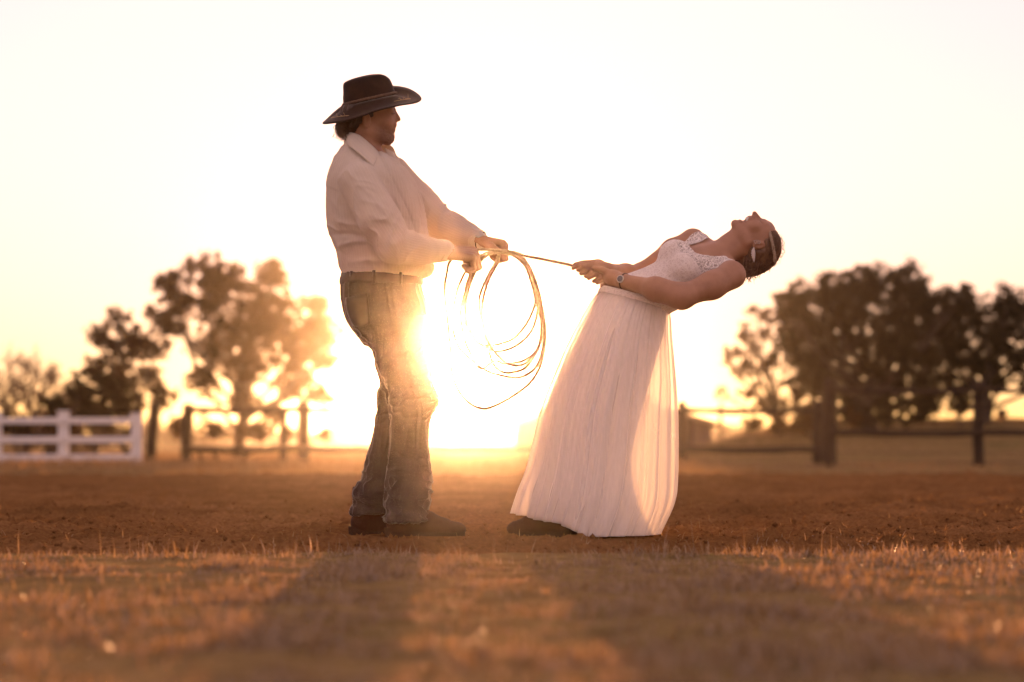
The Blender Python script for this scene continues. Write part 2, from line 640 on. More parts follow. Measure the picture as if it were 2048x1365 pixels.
def shirt_mat():
    m, nt, out = new_mat('striped_shirt_cotton')
    tc = nd(nt, 'ShaderNodeTexCoord')
    at = nd(nt, 'ShaderNodeAttribute'); at.attribute_name = 'stripe'
    fr = nd(nt, 'ShaderNodeMath', operation='PINGPONG'); fr.inputs[1].default_value = 0.5
    nt.links.new(at.outputs['Fac'], fr.inputs[0])
    rp = nd(nt, 'ShaderNodeValToRGB'); rp.color_ramp.elements[0].position = 0.03; rp.color_ramp.elements[1].position = 0.07
    rp.color_ramp.elements[0].color = (1, 1, 1, 1); rp.color_ramp.elements[1].color = (0, 0, 0, 1)
    nt.links.new(fr.outputs[0], rp.inputs['Fac'])
    base, _ = noise_ramp(nt, tc.outputs['Object'], 6, [(0.3, (0.62, 0.56, 0.47)), (0.7, (0.70, 0.64, 0.54))])
    mx = nd(nt, 'ShaderNodeMixRGB'); mx.inputs[2].default_value = (0.75, 0.69, 0.60, 1)
    nt.links.new(rp.outputs[0], mx.inputs[0]); nt.links.new(base, mx.inputs[1])
    b = nd(nt, 'ShaderNodeBsdfPrincipled'); b.inputs['Roughness'].default_value = 0.85; b.inputs['Sheen Weight'].default_value = 0.35; b.inputs['Specular IOR Level'].default_value = 0.15
    tl = nd(nt, 'ShaderNodeBsdfTranslucent')
    nt.links.new(mx.outputs[0], b.inputs['Base Color']); nt.links.new(mx.outputs[0], tl.inputs['Color'])
    nz = nd(nt, 'ShaderNodeTexNoise'); nz.inputs['Scale'].default_value = 600
    nt.links.new(tc.outputs['Object'], nz.inputs['Vector'])
    ad = nd(nt, 'ShaderNodeMath', operation='MULTIPLY_ADD'); ad.inputs[1].default_value = 0.35
    nt.links.new(nz.outputs['Fac'], ad.inputs[0]); nt.links.new(rp.outputs[0], ad.inputs[2])
    bp = nd(nt, 'ShaderNodeBump'); bp.inputs['Strength'].default_value = 0.12; bp.inputs['Distance'].default_value = 0.0008
    nt.links.new(ad.outputs[0], bp.inputs['Height']); nt.links.new(bp.outputs[0], b.inputs['Normal'])
    ms = nd(nt, 'ShaderNodeMixShader'); ms.inputs[0].default_value = 0.15
    nt.links.new(b.outputs[0], ms.inputs[1]); nt.links.new(tl.outputs[0], ms.inputs[2])
    nt.links.new(ms.outputs[0], out.inputs['Surface'])
    return m


m_skin = skin_mat('tanned_skin', (0.30, 0.155, 0.090), (0.39, 0.21, 0.13))
m_shirt = shirt_mat()
m_denim = simple_mat('washed_denim', (0.052, 0.041, 0.034), (0.082, 0.066, 0.055), 14, 0.9, 0.5, 420, 0.002, sheen=0.45, spec=0.08)
m_seam = simple_mat('denim_seam', (0.10, 0.10, 0.12), (0.20, 0.19, 0.2), 60, 0.9, 0.4, 300, 0.002, sheen=0.3)
m_felt = simple_mat('dark_brown_felt', (0.022, 0.014, 0.010), (0.036, 0.023, 0.016), 25, 0.95, 0.35, 500, 0.002, sheen=0.35, spec=0.05)
m_band = simple_mat('plaited_hat_band', (0.06, 0.04, 0.03), (0.16, 0.11, 0.075), 160, 0.7, 0.6, 220, 0.004)
m_hair = simple_mat('dark_brown_hair', (0.030, 0.018, 0.011), (0.065, 0.038, 0.022), 60, 0.45, 0.4, 200, 0.003, spec=0.5)
m_boot = simple_mat('brown_boot_leather', (0.034, 0.014, 0.007), (0.066, 0.029, 0.014), 12, 0.75, 0.5, 60, 0.006, spec=0.12)
m_sole = simple_mat('worn_sole_leather', (0.035, 0.019, 0.011), (0.065, 0.037, 0.022), 30, 0.95, 0.4, 120, 0.003, spec=0.03)
m_steel = simple_mat('watch_steel', (0.45, 0.43, 0.40), (0.6, 0.57, 0.53), 40, 0.3, 0.1, metallic=0.9)
m_strap = simple_mat('watch_strap', (0.05, 0.03, 0.02), (0.09, 0.05, 0.03), 60, 0.6, 0.2)
m_glass = simple_mat('watch_dial', (0.10, 0.09, 0.085), (0.15, 0.14, 0.13), 30, 0.2, 0.0, spec=0.6)
m_straw = simple_mat('dry_straw', (0.45, 0.33, 0.18), (0.6, 0.46, 0.26), 30, 0.8, 0.1)



def fuzz(v, f, n, length, width, mat, parent, seed, name='fuzz'):
    """fine loose fibres standing off cloth or skin, which catch the sun at the outline"""
    g = np.random.default_rng(seed)
    nn_ = vnormals(v, f)
    k = g.integers(0, len(f), n)
    w = g.random((n, 4)); w /= w.sum(1)[:, None]
    p = (v[f[k]] * w[:, :, None]).sum(1)
    d_ = nn_[f[k, 0]] + g.normal(0, 0.55, (n, 3)); d_ /= np.linalg.norm(d_, axis=1)[:, None]
    s_ = np.cross(d_, g.normal(size=(n, 3))); s_ /= np.linalg.norm(s_, axis=1)[:, None]
    L = length * g.uniform(0.4, 1.2, n)[:, None]
    vv = np.stack([p + s_ * width / 2 - d_ * 0.0005, p - s_ * width / 2 - d_ * 0.0005, p + d_ * L], 1).reshape(-1, 3)
    o = obj(name, mesh_np(name, vv, np.arange(3 * n).reshape(-1, 3), False), mat, parent)
    return tag(o, kind='stuff')


m_lintS = leaf_mat('cotton_lint', (0.62, 0.56, 0.50), (0.72, 0.66, 0.60), 0.5, 5)
m_lintD = leaf_mat('denim_lint', (0.22, 0.19, 0.17), (0.32, 0.28, 0.25), 0.5, 5)
m_lintF = leaf_mat('felt_nap', (0.05, 0.03, 0.02), (0.09, 0.055, 0.035), 0.5, 5)
m_down = leaf_mat('skin_down', (0.45, 0.30, 0.20), (0.55, 0.38, 0.26), 0.5, 5)

# ------------------------------------------------------------------ the man
man = thing('person', P(800, 1072, 0.0), 'standing person in dark cowboy hat, pale striped shirt and jeans, hands on coiled rope', 'person')

# arms as chains of joints
armN = [P(722, 366, -0.17), P(758, 440, -0.235), P(788, 490, -0.26), P(838, 500, -0.215), P(890, 502, -0.15)]
radN = [0.087, 0.083, 0.070, 0.060, 0.042]
armF = [P(778, 352, 0.17), P(830, 402, 0.215), P(880, 447, 0.22), P(920, 464, 0.17), P(960, 481, 0.11)]
radF = [0.086, 0.078, 0.070, 0.058, 0.040]
wrN, wrF = P(892, 503, -0.148), P(958, 480, 0.112)

B = Field(P(672, 560, -0.42) - 0.02, P(1050, 165, 0.40) + 0.02, 0.003)
# head
B.ell(P(739, 214), (0.099, 0.077, 0.102), k=0.01)
B.ell(P(760, 244), (0.068, 0.058, 0.086), k=0.03)
for s in (-1, 1):
    B.cone(P(736, 262, 0.050 * s), P(775, 279, 0.016 * s), 0.021, 0.018, 0.025)
    B.ell(P(774, 243, 0.040 * s), (0.021, 0.020, 0.024), k=0.02)
    B.cone(P(784.5, 218, 0.012 * s), P(780, 217, 0.042 * s), 0.011, 0.011, 0.012)
B.ball(P(779, 275), 0.019, 0.016)
B.ball(P(776, 283), 0.013, 0.016)
B.cone(P(788, 222), P(797, 239), 0.0075, 0.0098, 0.006)
B.cone(P(784, 222), P(788, 240), 0.012, 0.014, 0.008)
for s in (-1, 1):
    B.ball(P(791, 242, 0.0105 * s), 0.0072, 0.006)
    B.ball(P(793, 227, 0.032 * s), 0.0105, 0.008, 'sub')
    B.ball(P(783.5, 227, 0.030 * s), 0.0112, 0.004)
B.cone(P(789, 250.5, -0.018), P(789, 250.5, 0.018), 0.0090, 0.0090, 0.006)
B.cone(P(785.5, 261, -0.015), P(785.5, 261, 0.015), 0.0085, 0.0085, 0.007)
B.cone(P(794, 256.5, -0.022), P(794, 256.5, 0.022), 0.0035, 0.0035, 0.004, 'sub')
for s in (-1, 1):
    c = P(733, 241, 0.079 * s)
    B.ell(c, (0.0175, 0.0085, 0.031), k=0.006)
    B.ell(c + np.array([0.002, 0.009 * s, 0.004]), (0.0095, 0.005, 0.017), k=0.004, mode='sub')
# neck, chest, hidden trunk
B.chain([P(736, 256), P(729, 298), P(730, 335)], [0.058, 0.057, 0.062], 0.025)
B.chain([P(738, 350, 0), P(748, 410, 0), P(760, 520, 0)], [0.11, 0.125, 0.12], 0.03)
B.chain([P(748, 316, -0.01), P(770, 354, -0.005)], [0.024, 0.034], 0.03)
B.chain([armN[0], armN[2]], [0.06, 0.05], 0.02); B.chain([armF[0], armF[2]], [0.06, 0.05], 0.02)
B.chain([armN[2], wrN], [0.045, 0.030], 0.02); B.chain([armF[2], wrF], [0.045, 0.029], 0.02)
# right hand (near), a fist closed round the coils; left hand (far), knuckles up, holding the bundle
HN = hand(B, wrN, (0.86, 0.12, -0.10), (-0.10, 0.45, -0.95), (0.3, 1.0, 0.25), (62, 88, 55), 1.32, (0.4, 0.45, 0.4))
HF = hand(B, wrF, (0.93, -0.20, -0.24), (-0.25, -0.15, -0.95), (0.2, -1.0, 0.1), (66, 82, 50), 1.26, (0.45, 0.3, 0.3))
v, f = B.skin()
v = relax(v, f, 1, 0.4)
xr = v[:, 0]
pxv = v[:, 0] / v[:, 1] * FPX + 1024; pyv = 890 - (v[:, 2] - CAM_H) / v[:, 1] * FPX
beard = sstep(240, 266, pyv + (pxv - 770) * -0.25 + 4 * noise3(v[:, 0] * 60, v[:, 1] * 60, v[:, 2] * 60, 400)) * (1 - sstep(282, 300, pyv)) * sstep(738, 764, pxv) * (1 - sstep(820, 830, pxv))
nn = vnormals(v, f)
v = v + nn * (beard * 0.0022 * noise3(v[:, 0] * 260, v[:, 1] * 260, v[:, 2] * 260, 401))[:, None]
me = mesh_np('body', v, f); set_attr(me, 'beard', beard * 0.95)
body = obj('body', me, m_skin, man)
fuzz(v, f, 14000, 0.0035, 0.0005, m_down, body, 604)
# lash line and brow of the near eye
for nm, x0, y0, dx, yo, r in (('eyelashes', 788.5, 227.5, -7, 0.026, 0.0010), ('eyebrow', 789.5, 219.5, -10, 0.020, 0.0012)):
    bw = Mesher()
    n_ = 22
    t = np.linspace(0, 1, n_)
    pts = np.stack([P(x0 + dx * q, y0 - (1.5 if nm == 'eyebrow' else -0.8) * math.sin(q * 3), -(yo + 0.026 * q)) for q in t]) + np.array([0.002, -0.002, 0.0])
    bw.tube(pts, np.linspace(r * 1.6, r * 0.7, n_), 5)
    bw.build(nm, m_hair, man)

# hair: cap under the hat and locks at the nape
Hh = Field(P(660, 300, -0.12), P(770, 180, 0.12), 0.003)
Hh.ell(P(722, 226), (0.083, 0.080, 0.066), k=0.01)
Hh.ell(P(706, 248), (0.045, 0.062, 0.042), k=0.02)
Hh.ell(P(741, 228, 0.0), (0.028, 0.0765, 0.03), k=0.02)
Hh.ell(P(733, 243, -0.085), (0.021, 0.03, 0.034), k=0.006, mode='sub')
Hh.ell(P(733, 243, 0.085), (0.021, 0.03, 0.034), k=0.006, mode='sub')
v, f = Hh.skin()
nn = vnormals(v, f)
v = v + nn * (0.006 * folds(v, (-0.5, 0, -1), 120, 12, 411))[:, None]
hair = obj('hair', mesh_np('hair', v, f), m_hair, man)
g = np.random.default_rng(412)
lk = Mesher()
for q in range(95):
    y0 = g.uniform(-0.07, 0.07)
    a = P(700 + g.normal(0, 6), 236 + g.normal(0, 5), y0)
    e = P(687 + g.normal(0, 7), 272 + g.normal(0, 6), y0 * 0.9)
    m_ = P(679 + g.normal(0, 5), 254 + g.normal(0, 5), y0)
    c2 = e + np.array([0.008 + g.normal(0, .006), 0, g.normal(-0.002, .006)])
    pts = catmull([a, m_, e, c2], 0.006)
    lk.tube(pts, np.linspace(0.0022, 0.0007, len(pts)), 4)
lk.build('locks', m_hair, hair)

# shirt: trunk and sleeves in one skin
S = Field(P(638, 580, -0.40), P(1000, 255, 0.36), 0.004)
prof = [(284, 693, 720, .062), (296, 686, 738, .085), (306, 679, 757, .105), (318, 670, 783, .130), (335, 661, 806, .165), (355, 655, 822, .190), (385, 653, 836, .200), (420, 653, 847, .198), (450, 655, 853, .190),
        (480, 663, 858, .183), (505, 671, 863, .180), (525, 678, 866, .180), (542, 683, 864, .178), (556, 688, 846, .170)]
secs = []
for py, xb, xf, ay in prof:
    a, b = P(xb, py), P(xf, py)
    secs.append((a[2], (a[0] + b[0]) / 2, 10.0, (b[0] - a[0]) / 2, ay))
S.loft(secs, 0.012, power=2.15)
S.chain(armN[:3], radN[:3], 0.020); S.chain(armN[2:], radN[2:], 0.012)
S.chain(armF[:3], radF[:3], 0.020); S.chain(armF[2:], radF[2:], 0.012)
S.cone(P(852, 535, -0.04), P(845, 540, 0.05), 0.034, 0.034, 0.02)      # cloth pushed out above the belt
S.chain([P(766, 296, -0.03), P(776, 318, -0.015), P(790, 345, 0.0), P(800, 362, 0.0)], [0.022, 0.018, 0.013, 0.004], 0.004, 'sub')
v, f = S.skin()
v = relax(v, f, 2, 0.5)
nn = vnormals(v, f)
dN, aN, gN = dist_chain(v, armN, radN); dF, aF, gF = dist_chain(v, armF, radF)
onN = 1 - sstep(0.0, 0.02, dN); onF = 1 - sstep(0.0, 0.02, dF); arm = np.maximum(onN, onF)
pxv = v[:, 0] / v[:, 1] * FPX + 1024; pyv = 890 - (v[:, 2] - CAM_H) / v[:, 1] * FPX
tr_ = 1 - arm
d = (1 - 0.8 * sstep(525, 548, pyv)) * tr_ * (0.010 * (folds(v, (0.9, 0, -0.35), 17, 4, 421) - 0.45) * sstep(400, 470, pyv) + 0.009 * (folds(v, (0.55, 0, -0.9), 15, 3.5, 422) - 0.45) + 0.002 * (folds(v, (0.2, 0, 1.0), 40, 5, 423) - 0.4))
elb = np.exp(-((aN - 0.30) / 0.12) ** 2) * onN + np.exp(-((aF - 0.27) / 0.12) ** 2) * onF
d = d + arm * (0.008 * (folds(v, (0.75, 0.1, -0.65), 18, 4, 424) - 0.45)) + elb * 0.012 * (folds(v, (0.25, 0.6, 1.0), 24, 5, 425) - 0.45)
# deep creases seen in the sleeve and at the back of the waist
for (x0, y0), (x1, y1), amp, wd in (((735, 330), (790, 385), 0.006, 4), ((760, 350), (800, 440), 0.007, 5), ((715, 370), (770, 395), -0.006, 5), ((725, 400), (800, 440), -0.006, 5), ((740, 430), (815, 470), -0.006, 5),
                                    ((665, 470), (740, 480), 0.007, 5), ((680, 492), (745, 486), -0.008, 5), ((668, 500), (700, 520), 0.006, 5), ((670, 440), (720, 470), -0.006, 6), ((700, 525), (800, 528), -0.007, 6),
                                    ((820, 480), (800, 520), -0.006, 5), ((835, 482), (825, 522), 0.005, 4), ((665, 400), (690, 450), -0.006, 5), ((870, 410), (885, 445), -0.006, 5), ((900, 425), (905, 470), 0.005, 5)):
    ax_, ay_ = x1 - x0, y1 - y0
    L2 = ax_ ** 2 + ay_ ** 2
    t = np.clip(((pxv - x0) * ax_ + (pyv - y0) * ay_) / L2, 0, 1)
    dd = np.hypot(pxv - x0 - t * ax_, pyv - y0 - t * ay_ + 6 * np.sin(t * 3.1))
    d = d - amp * np.exp(-(dd / wd) ** 2) * (nn[:, 1] < 0.2) * np.sin(np.pi * np.clip(t * 0.9 + 0.1, 0, 1))
# front band, yoke seam, shoulder seam: cloth doubled over
ln = np.array([(757, 306), (772, 335), (790, 370), (812, 415), (832, 465), (848, 520), (852, 545)], float)
dl = np.full(len(v), 999.0); sd = np.zeros(len(v))
for i in range(len(ln) - 1):
    e = ln[i + 1] - ln[i]
    t = np.clip(((pxv - ln[i, 0]) * e[0] + (pyv - ln[i, 1]) * e[1]) / (e @ e), 0, 1)
    qx, qy = pxv - ln[i, 0] - t * e[0], pyv - ln[i, 1] - t * e[1]
    d_ = np.hypot(qx, qy); m_ = d_ < dl
    dl[m_] = d_[m_]; sd[m_] = np.sign(qx * e[1] - qy * e[0])[m_]
front = (nn[:, 1] < 0.3) * tr_
d = d + 0.0035 * front * ((sd > 0) & (dl < 12)) - 0.003 * front * np.exp(-(dl / 2.5) ** 2)
ys_ = 372 + (pxv - 655) * 0.40
d = d + 0.0025 * tr_ * sstep(3, -1, pyv - ys_) * (pyv > 280)
v = v + nn * d[:, None]
# stripes follow the cloth: round the trunk, and round each sleeve
st_t = np.arctan2(v[:, 1] - 10.0, v[:, 0] - (-0.565 + (v[:, 2] - 1.2) * -0.05)) * 0.19
stripe = np.where(onN > 0.5, gN * 0.075, np.where(onF > 0.5, gF * 0.072, st_t)) / 0.0130
me = mesh_np('shirt', v, f); set_attr(me, 'stripe', stripe)
shirt = obj('shirt', me, m_shirt, man)
fuzz(v, f, 45000, 0.0045, 0.0007, m_lintS, shirt, 601)


def flat_attr(o, sc=(70, 0, 30)):
    co = np.array([q.co[:] for q in o.data.vertices])
    set_attr(o.data, 'stripe', co @ np.asarray(sc, float))


o = sheet_obj('collar', [[P(695, 268, 0.0), P(703, 266, -0.052), P(720, 272, -0.080), P(742, 290, -0.084), P(758, 306, -0.056)],
                         [P(690, 275, 0.0), P(699, 276, -0.078), P(720, 288, -0.114), P(740, 304, -0.130), P(755, 315, -0.120)],
                         [P(688, 287, 0.0), P(698, 292, -0.104), P(719, 309, -0.148), P(735, 322, -0.172), P(747, 333, -0.180)]], m_shirt, shirt, 5, 0.004)
flat_attr(o, (60, 0, 60))
o = sheet_obj('collar', [[P(695, 268, 0.0), P(704, 266, 0.05), P(722, 272, 0.072), P(745, 280, 0.078), P(764, 290, 0.066), P(778, 289, 0.058)],
                         [P(690, 275, 0.0), P(700, 276, 0.06), P(722, 288, 0.09), P(748, 298, 0.094), P(772, 300, 0.080), P(787, 297, 0.070)],
                         [P(688, 287, 0.0), P(700, 292, 0.08), P(720, 305, 0.105), P(748, 312, 0.108), P(776, 312, 0.09), P(791, 307, 0.075)]], m_shirt, shirt, 5, 0.004)
flat_attr(o, (60, 0, 60))
# far front edge of the open neck
o = sheet_obj('placket', [[P(768, 296, 0.02), P(783, 303, 0.03), P(791, 308, 0.06)], [P(778, 318, 0.018), P(792, 322, 0.03), P(800, 326, 0.06)],
                          [P(790, 342, 0.012), P(803, 346, 0.025), P(811, 346, 0.05)], [P(803, 368, 0.0), P(815, 372, 0.01), P(822, 370, 0.03)]], m_shirt, shirt, 5, 0.004)
flat_attr(o, (70, 0, 30))
for (a, b, r0, r1) in ((armN[3] * 0.28 + armN[4] * 0.72, armN[4] * 1.0 + (armN[4] - armN[3]) * 0.08, 0.0465, 0.0445), (armF[3] * 0.25 + armF[4] * 0.75, armF[4] + (armF[4] - armF[3]) * 0.02, 0.0455, 0.0435)):
    t = np.linspace(0, 1, 6)[:, None]
    pts = a * (1 - t) + b * t
    vv, ff = tube_arrays(pts, np.linspace(r0, r1, 6) * np.array([0.97, 1.01, 1.0, 1.0, 1.015, 0.98]), 28, False)
    o = obj('cuff', mesh_np('cuff', vv, to_lists(ff)), m_shirt, shirt)
    s_ = o.modifiers.new('thickness', 'SOLIDIFY'); s_.thickness = 0.004; s_.offset = -1
    flat_attr(o, (0, 90, 60))
for (bx, by, yo) in ((796, 366, -0.045), (818, 412, -0.07), (838, 462, -0.09)):
    bm = bmesh.new(); bmesh.ops.create_cone(bm, cap_ends=True, segments=14, radius1=0.0055, radius2=0.0048, depth=0.003)
    bm.transform(Matrix.Translation(V(P(bx + 4, by, yo))) @ Matrix.Rotation(R(90), 4, 'X') @ Matrix.Rotation(R(40), 4, 'Y'))
    mb = bpy.data.meshes.new('button'); bm.to_mesh(mb); bm.free()
    obj('button', mb, m_steel, shirt)

# jeans
J = Field(P(660, 1060, -0.25), P(900, 535, 0.28), 0.004)
prof = [(545, 686, 846, .165), (560, 683, 842, .172), (580, 681, 845, .176), (607, 684, 854, .182), (640, 692, 858, .182), (668, 712, 859, .165), (690, 730, 860, .14)]
secs = []
for py, xb, xf, ay in prof:
    a, b = P(xb, py), P(xf, py)
    secs.append((a[2], (a[0] + b[0]) / 2, 10.0, (b[0] - a[0]) / 2, ay))
J.loft(secs, 0.012, power=2.2)


def leg(F, prof, y0, y1):
    secs = []
    n = len(prof)
    for i, (py, xb, xf) in enumerate(prof):
        yo = y0 + (y1 - y0) * i / (n - 1)
        a, b = P(xb, py, yo), P(xf, py, yo)
        w = (b[0] - a[0]) / 2
        secs.append((a[2], (a[0] + b[0]) / 2, 10 + yo, w, min(w * 1.02, 0.098)))
    F.loft(secs, 0.012)


legN = [(630, 700, 857), (668, 728, 858), (700, 745, 860), (735, 755, 861), (765, 770, 864), (785, 776, 872), (800, 778, 877), (815, 778, 871), (835, 780, 862), (876, 779, 857), (932, 775, 860), (990, 771, 862), (1015, 770, 855), (1042, 769, 861)]
legF = [(630, 690, 850), (668, 712, 850), (700, 742, 852), (735, 750, 850), (768, 760, 852), (787, 755, 856), (805, 755, 848), (830, 752, 838), (887, 742, 824), (915, 733, 815), (957, 722, 806), (987, 708, 796), (1005, 708, 790), (1028, 701, 780)]
leg(J, legN, -0.075, -0.10)
leg(J, legF, 0.075, 0.12)
v, f = J.skin()
v = relax(v, f, 2, 0.5)
nn = vnormals(v, f)
pxv = v[:, 0] / v[:, 1] * FPX + 1024; pyv = 890 - (v[:, 2] - CAM_H) / v[:, 1] * FPX
kn = np.exp(-((pyv - 800) / 45) ** 2); an = sstep(860, 1000, pyv); hp = np.exp(-((pyv - 690) / 50) ** 2)
d = 0.013 * kn * (folds(v, (1.0, 0.2, 0.25), 34, 6, 431) - 0.4) + 0.015 * an * (folds(v, (1.0, 0.3, -0.15), 30, 6, 432) - 0.4) + 0.009 * hp * (folds(v, (1.0, 0.0, 0.7), 26, 5, 433) - 0.4) + 0.004 * (folds(v, (0.1, 0, 1), 30, 4, 434) - 0.4)
# side seam down the near leg, hems, pocket edge
sx = np.interp(pyv, [560, 640, 720, 817, 887, 937, 998, 1040], [775, 790, 815, 843, 838, 836, 833, 836])
d = d + 0.0028 * np.exp(-((pxv - sx) / 2.6) ** 2) * (nn[:, 1] < 0) - 0.002 * np.exp(-((pxv - sx + 6) / 2.5) ** 2) * (nn[:, 1] < 0)
hem_y = np.where(v[:, 1] < 10.0, 1036 + (pxv - 770) * -0.03, 1020 + (pxv - 700) * 0.14)
d = d + 0.003 * sstep(0, 2.5, pyv - hem_y + 8)
py_pk = np.interp(pxv, [690, 735], [598, 590])
d = d + 0.002 * np.exp(-((pyv - py_pk) / 2.5) ** 2) * (pxv < 738) * (nn[:, 1] < 0.4)
v = v + nn * d[:, None]
jeans = obj('jeans', mesh_np('jeans', v, f), m_denim, man)
fuzz(v, f, 50000, 0.0045, 0.0007, m_lintD, jeans, 602)
# waistband and its loops
wb = []
th = np.linspace(0, 2 * math.pi, 41)
for py, gr in ((548, .003), (553, .006), (560, .0075), (567, .006), (571, .002)):
    xb, xf, ay = np.interp(py, [545, 560, 580], [686, 683, 681]), np.interp(py, [545, 560, 580], [846, 842, 845]), np.interp(py, [545, 560, 580], [.165, .172, .176])
    a, b = P(xb, py), P(xf, py)
    c, w = (a[0] + b[0]) / 2, (b[0] - a[0]) / 2 + gr
    wb.append(np.stack([c + w * np.cos(th) * 1.0, 10 + (ay + gr) * np.sin(th), np.full_like(th, a[2])], -1))
o = sheet_obj('waistband', wb, m_denim, jeans, 2, 0.004)
for ang in (195, 225, 262, 300):
    a = R(ang)
    c = np.array([(P(764, 560)[0]) + 0.168 * math.cos(a), 10 + 0.181 * math.sin(a), P(0, 560)[2]])
    rot = np.array([[math.cos(a), -math.sin(a), 0], [math.sin(a), math.cos(a), 0], [0, 0, 1]])
    Mesher().box(c, (0.004, 0.0065, 0.027), rot, 0.0015).build('belt_loop', m_denim, jeans)
# back pocket stitched on the seat
o = sheet_obj('pocket', [[P(690, 596, -0.118), P(712, 592, -0.165), P(735, 588, -0.187)], [P(694, 625, -0.13), P(716, 622, -0.172), P(738, 618, -0.190)], [P(706, 652, -0.135), P(722, 655, -0.165), P(740, 648, -0.184)]], m_denim, jeans, 4, 0.003)


# boots
def boot(parent, x_heel, x_toe, y, top, turn=0.0, label=None, size=1.0):
    """pointed riding boot between the heel and toe places on the ground (metres), toe towards +x when x_toe > x_heel"""
    L = abs(x_toe - x_heel); sg = 1 if x_toe > x_heel else -1
    q = lambda t, z, s=0.0: np.array([x_heel + sg * L * t, y + s * 1.0 + turn * (t - 0.3), z])
    F = Field(np.minimum(q(-0.1, 0), q(1.1, 0)) - np.array([0, 0.1, 0.02]), np.maximum(q(-0.1, 0), q(1.1, 0)) + np.array([0, 0.1, 0.2]), 0.003)
    F.chain([q(0.22, 0.19), q(0.22, 0.10), q(0.20, 0.05)], [0.052, 0.048, 0.042], 0.02)
    F.chain([q(0.16, 0.048), q(0.45, 0.045)], [0.038, 0.040], 0.025)
    F.chain([q(0.26, 0.11), q(0.52, 0.064), q(0.72, 0.043)], [0.046, 0.037, 0.033], 0.03)
    F.ell(q(0.66, 0.034), (0.065, 0.043, 0.024), k=0.02)
    F.chain([q(0.72, 0.038), q(0.90, 0.033), q(0.955, 0.030)], [0.032, 0.022, 0.016], 0.02)
    v, f = F.skin()
    v[:, 2] = np.maximum(v[:, 2], 0.016)
    nn = vnormals(v, f)
    v = v + nn * (0.0025 * (folds(v, (0, 1, 0.2), 60, 12, 441) - 0.4) * sstep(0.03, 0.06, v[:, 2]))[:, None]
    o = obj('boot', mesh_np('boot', v, f), m_boot, parent)
    if label: o['label'] = label
    t = np.array([0.02, 0.06, 0.15, 0.28, 0.42, 0.56, 0.68, 0.80, 0.90, 0.965, 0.99])
    w = np.array([0.018, 0.030, 0.037, 0.034, 0.033, 0.042, 0.047, 0.037, 0.024, 0.013, 0.004])
    edge = [q(a, 0, b) for a, b in zip(t, w)] + [q(a, 0, -b) for a, b in zip(t[::-1], w[::-1])]
    e = np.array(edge); n = len(e)
    zb = np.array([0.004 if 0 <= a else 0 for a in range(n)])
    lo, hi = e.copy(), e.copy(); lo[:, 2] = 0.003; hi[:, 2] = 0.017
    fl = [list(range(n)), list(range(n, 2 * n))[::-1]] + [[i, i + n, (i + 1) % n + n, (i + 1) % n] for i in range(n)]
    Mesher().add(np.concatenate([lo, hi]), fl).build('sole', m_sole, o, False)
    hl = np.array([q(a, 0, b) for a, b in ((0.015, .020), (0.06, .031), (0.15, .036), (0.26, .034), (0.26, -.034), (0.15, -.036), (0.06, -.031), (0.015, -.020))])
    n = len(hl); lo, hi = hl.copy(), hl.copy(); lo[:, 2] = -0.006; hi[:, 2] = 0.036; lo[:, 0] += sg * 0.002
    fl = [list(range(n)), list(range(n, 2 * n))[::-1]] + [[i, i + n, (i + 1) % n + n, (i + 1) % n] for i in range(n)]
    Mesher().add(np.concatenate([lo, hi]) * 1.0, fl).build('heel', m_sole, o, False)
    return o


boot(man, P(766, 0, -0.10)[0], P(932, 0, -0.10)[0], 9.90, 0.2, -0.03)
boot(man, P(695, 0, 0.12)[0], P(856, 0, 0.12)[0], 10.12, 0.2, 0.02)

# hat
hat = bpy.data.objects.new('cowboy_hat', None); COL.objects.link(hat); hat.parent = man; hat.matrix_parent_inverse = Matrix.Translation(-man.location)
hc = P(740, 203)
tau, roll = R(13.1), R(7)
Mh = np.array(Matrix.Rotation(-tau, 3, 'Y') @ Matrix.Rotation(roll, 3, 'X'))
C = Field((-0.14, -0.12, -0.03), (0.14, 0.12, 0.14), 0.003)
C.loft([(-0.008, 0, 0, .1105, .090), (0.015, 0, 0, .1095, .088), (0.03, 0, 0, .108, .086), (0.056, 0.002, 0, .1025, .082), (0.075, 0.001, 0, .0975, .078), (0.09, -0.001, 0, .0915, .071), (0.100, -0.004, 0, .078, .060), (0.106, -0.006, 0, .055, .042)], 0.004)
C.cone((-0.055, 0, 0.130), (0.11, 0, 0.112), 0.022, 0.026, 0.02, 'sub')
for s in (-1, 1): C.cone((0.06, 0.098 * s, 0.085), (0.115, 0.075 * s, 0.06), 0.028, 0.028, 0.02, 'sub')
v, f = C.skin(); v = relax(v, f, 3, 0.5)
obj('crown', mesh_np('crown', v @ Mh.T + hc, f), m_felt, hat)
fuzz(v @ Mh.T + hc, f, 8000, 0.0025, 0.0005, m_lintF, hat, 603, 'felt_nap')
out_e = np.array([P(843, 198, -0.01), P(832, 206, -0.075), P(800, 211.5, -0.135), P(760, 220.5, -0.158), P(728, 231.5, -0.155), P(695, 242, -0.125), P(668, 246.5, -0.075), P(646, 248, 0.0),
                  P(652, 240, 0.06), P(680, 215, 0.125), P(720, 188, 0.155), P(760, 176, 0.155), P(788, 172.5, 0.14), P(815, 177, 0.105), P(834, 187, 0.055)])
nE = 96
oe = catmull_n(np.concatenate([out_e, out_e, out_e, out_e[:1]]), 8)
k0 = len(out_e) * 8
oe = oe[k0:k0 + len(out_e) * 8]
loc = (oe - hc) @ Mh
ang = np.arctan2(loc[:, 1] / 0.088, loc[:, 0] / 0.1095)
inn = np.stack([0.1085 * np.cos(ang), 0.0875 * np.sin(ang), np.full_like(ang, 0.001)], -1) @ Mh.T + hc
rows = []
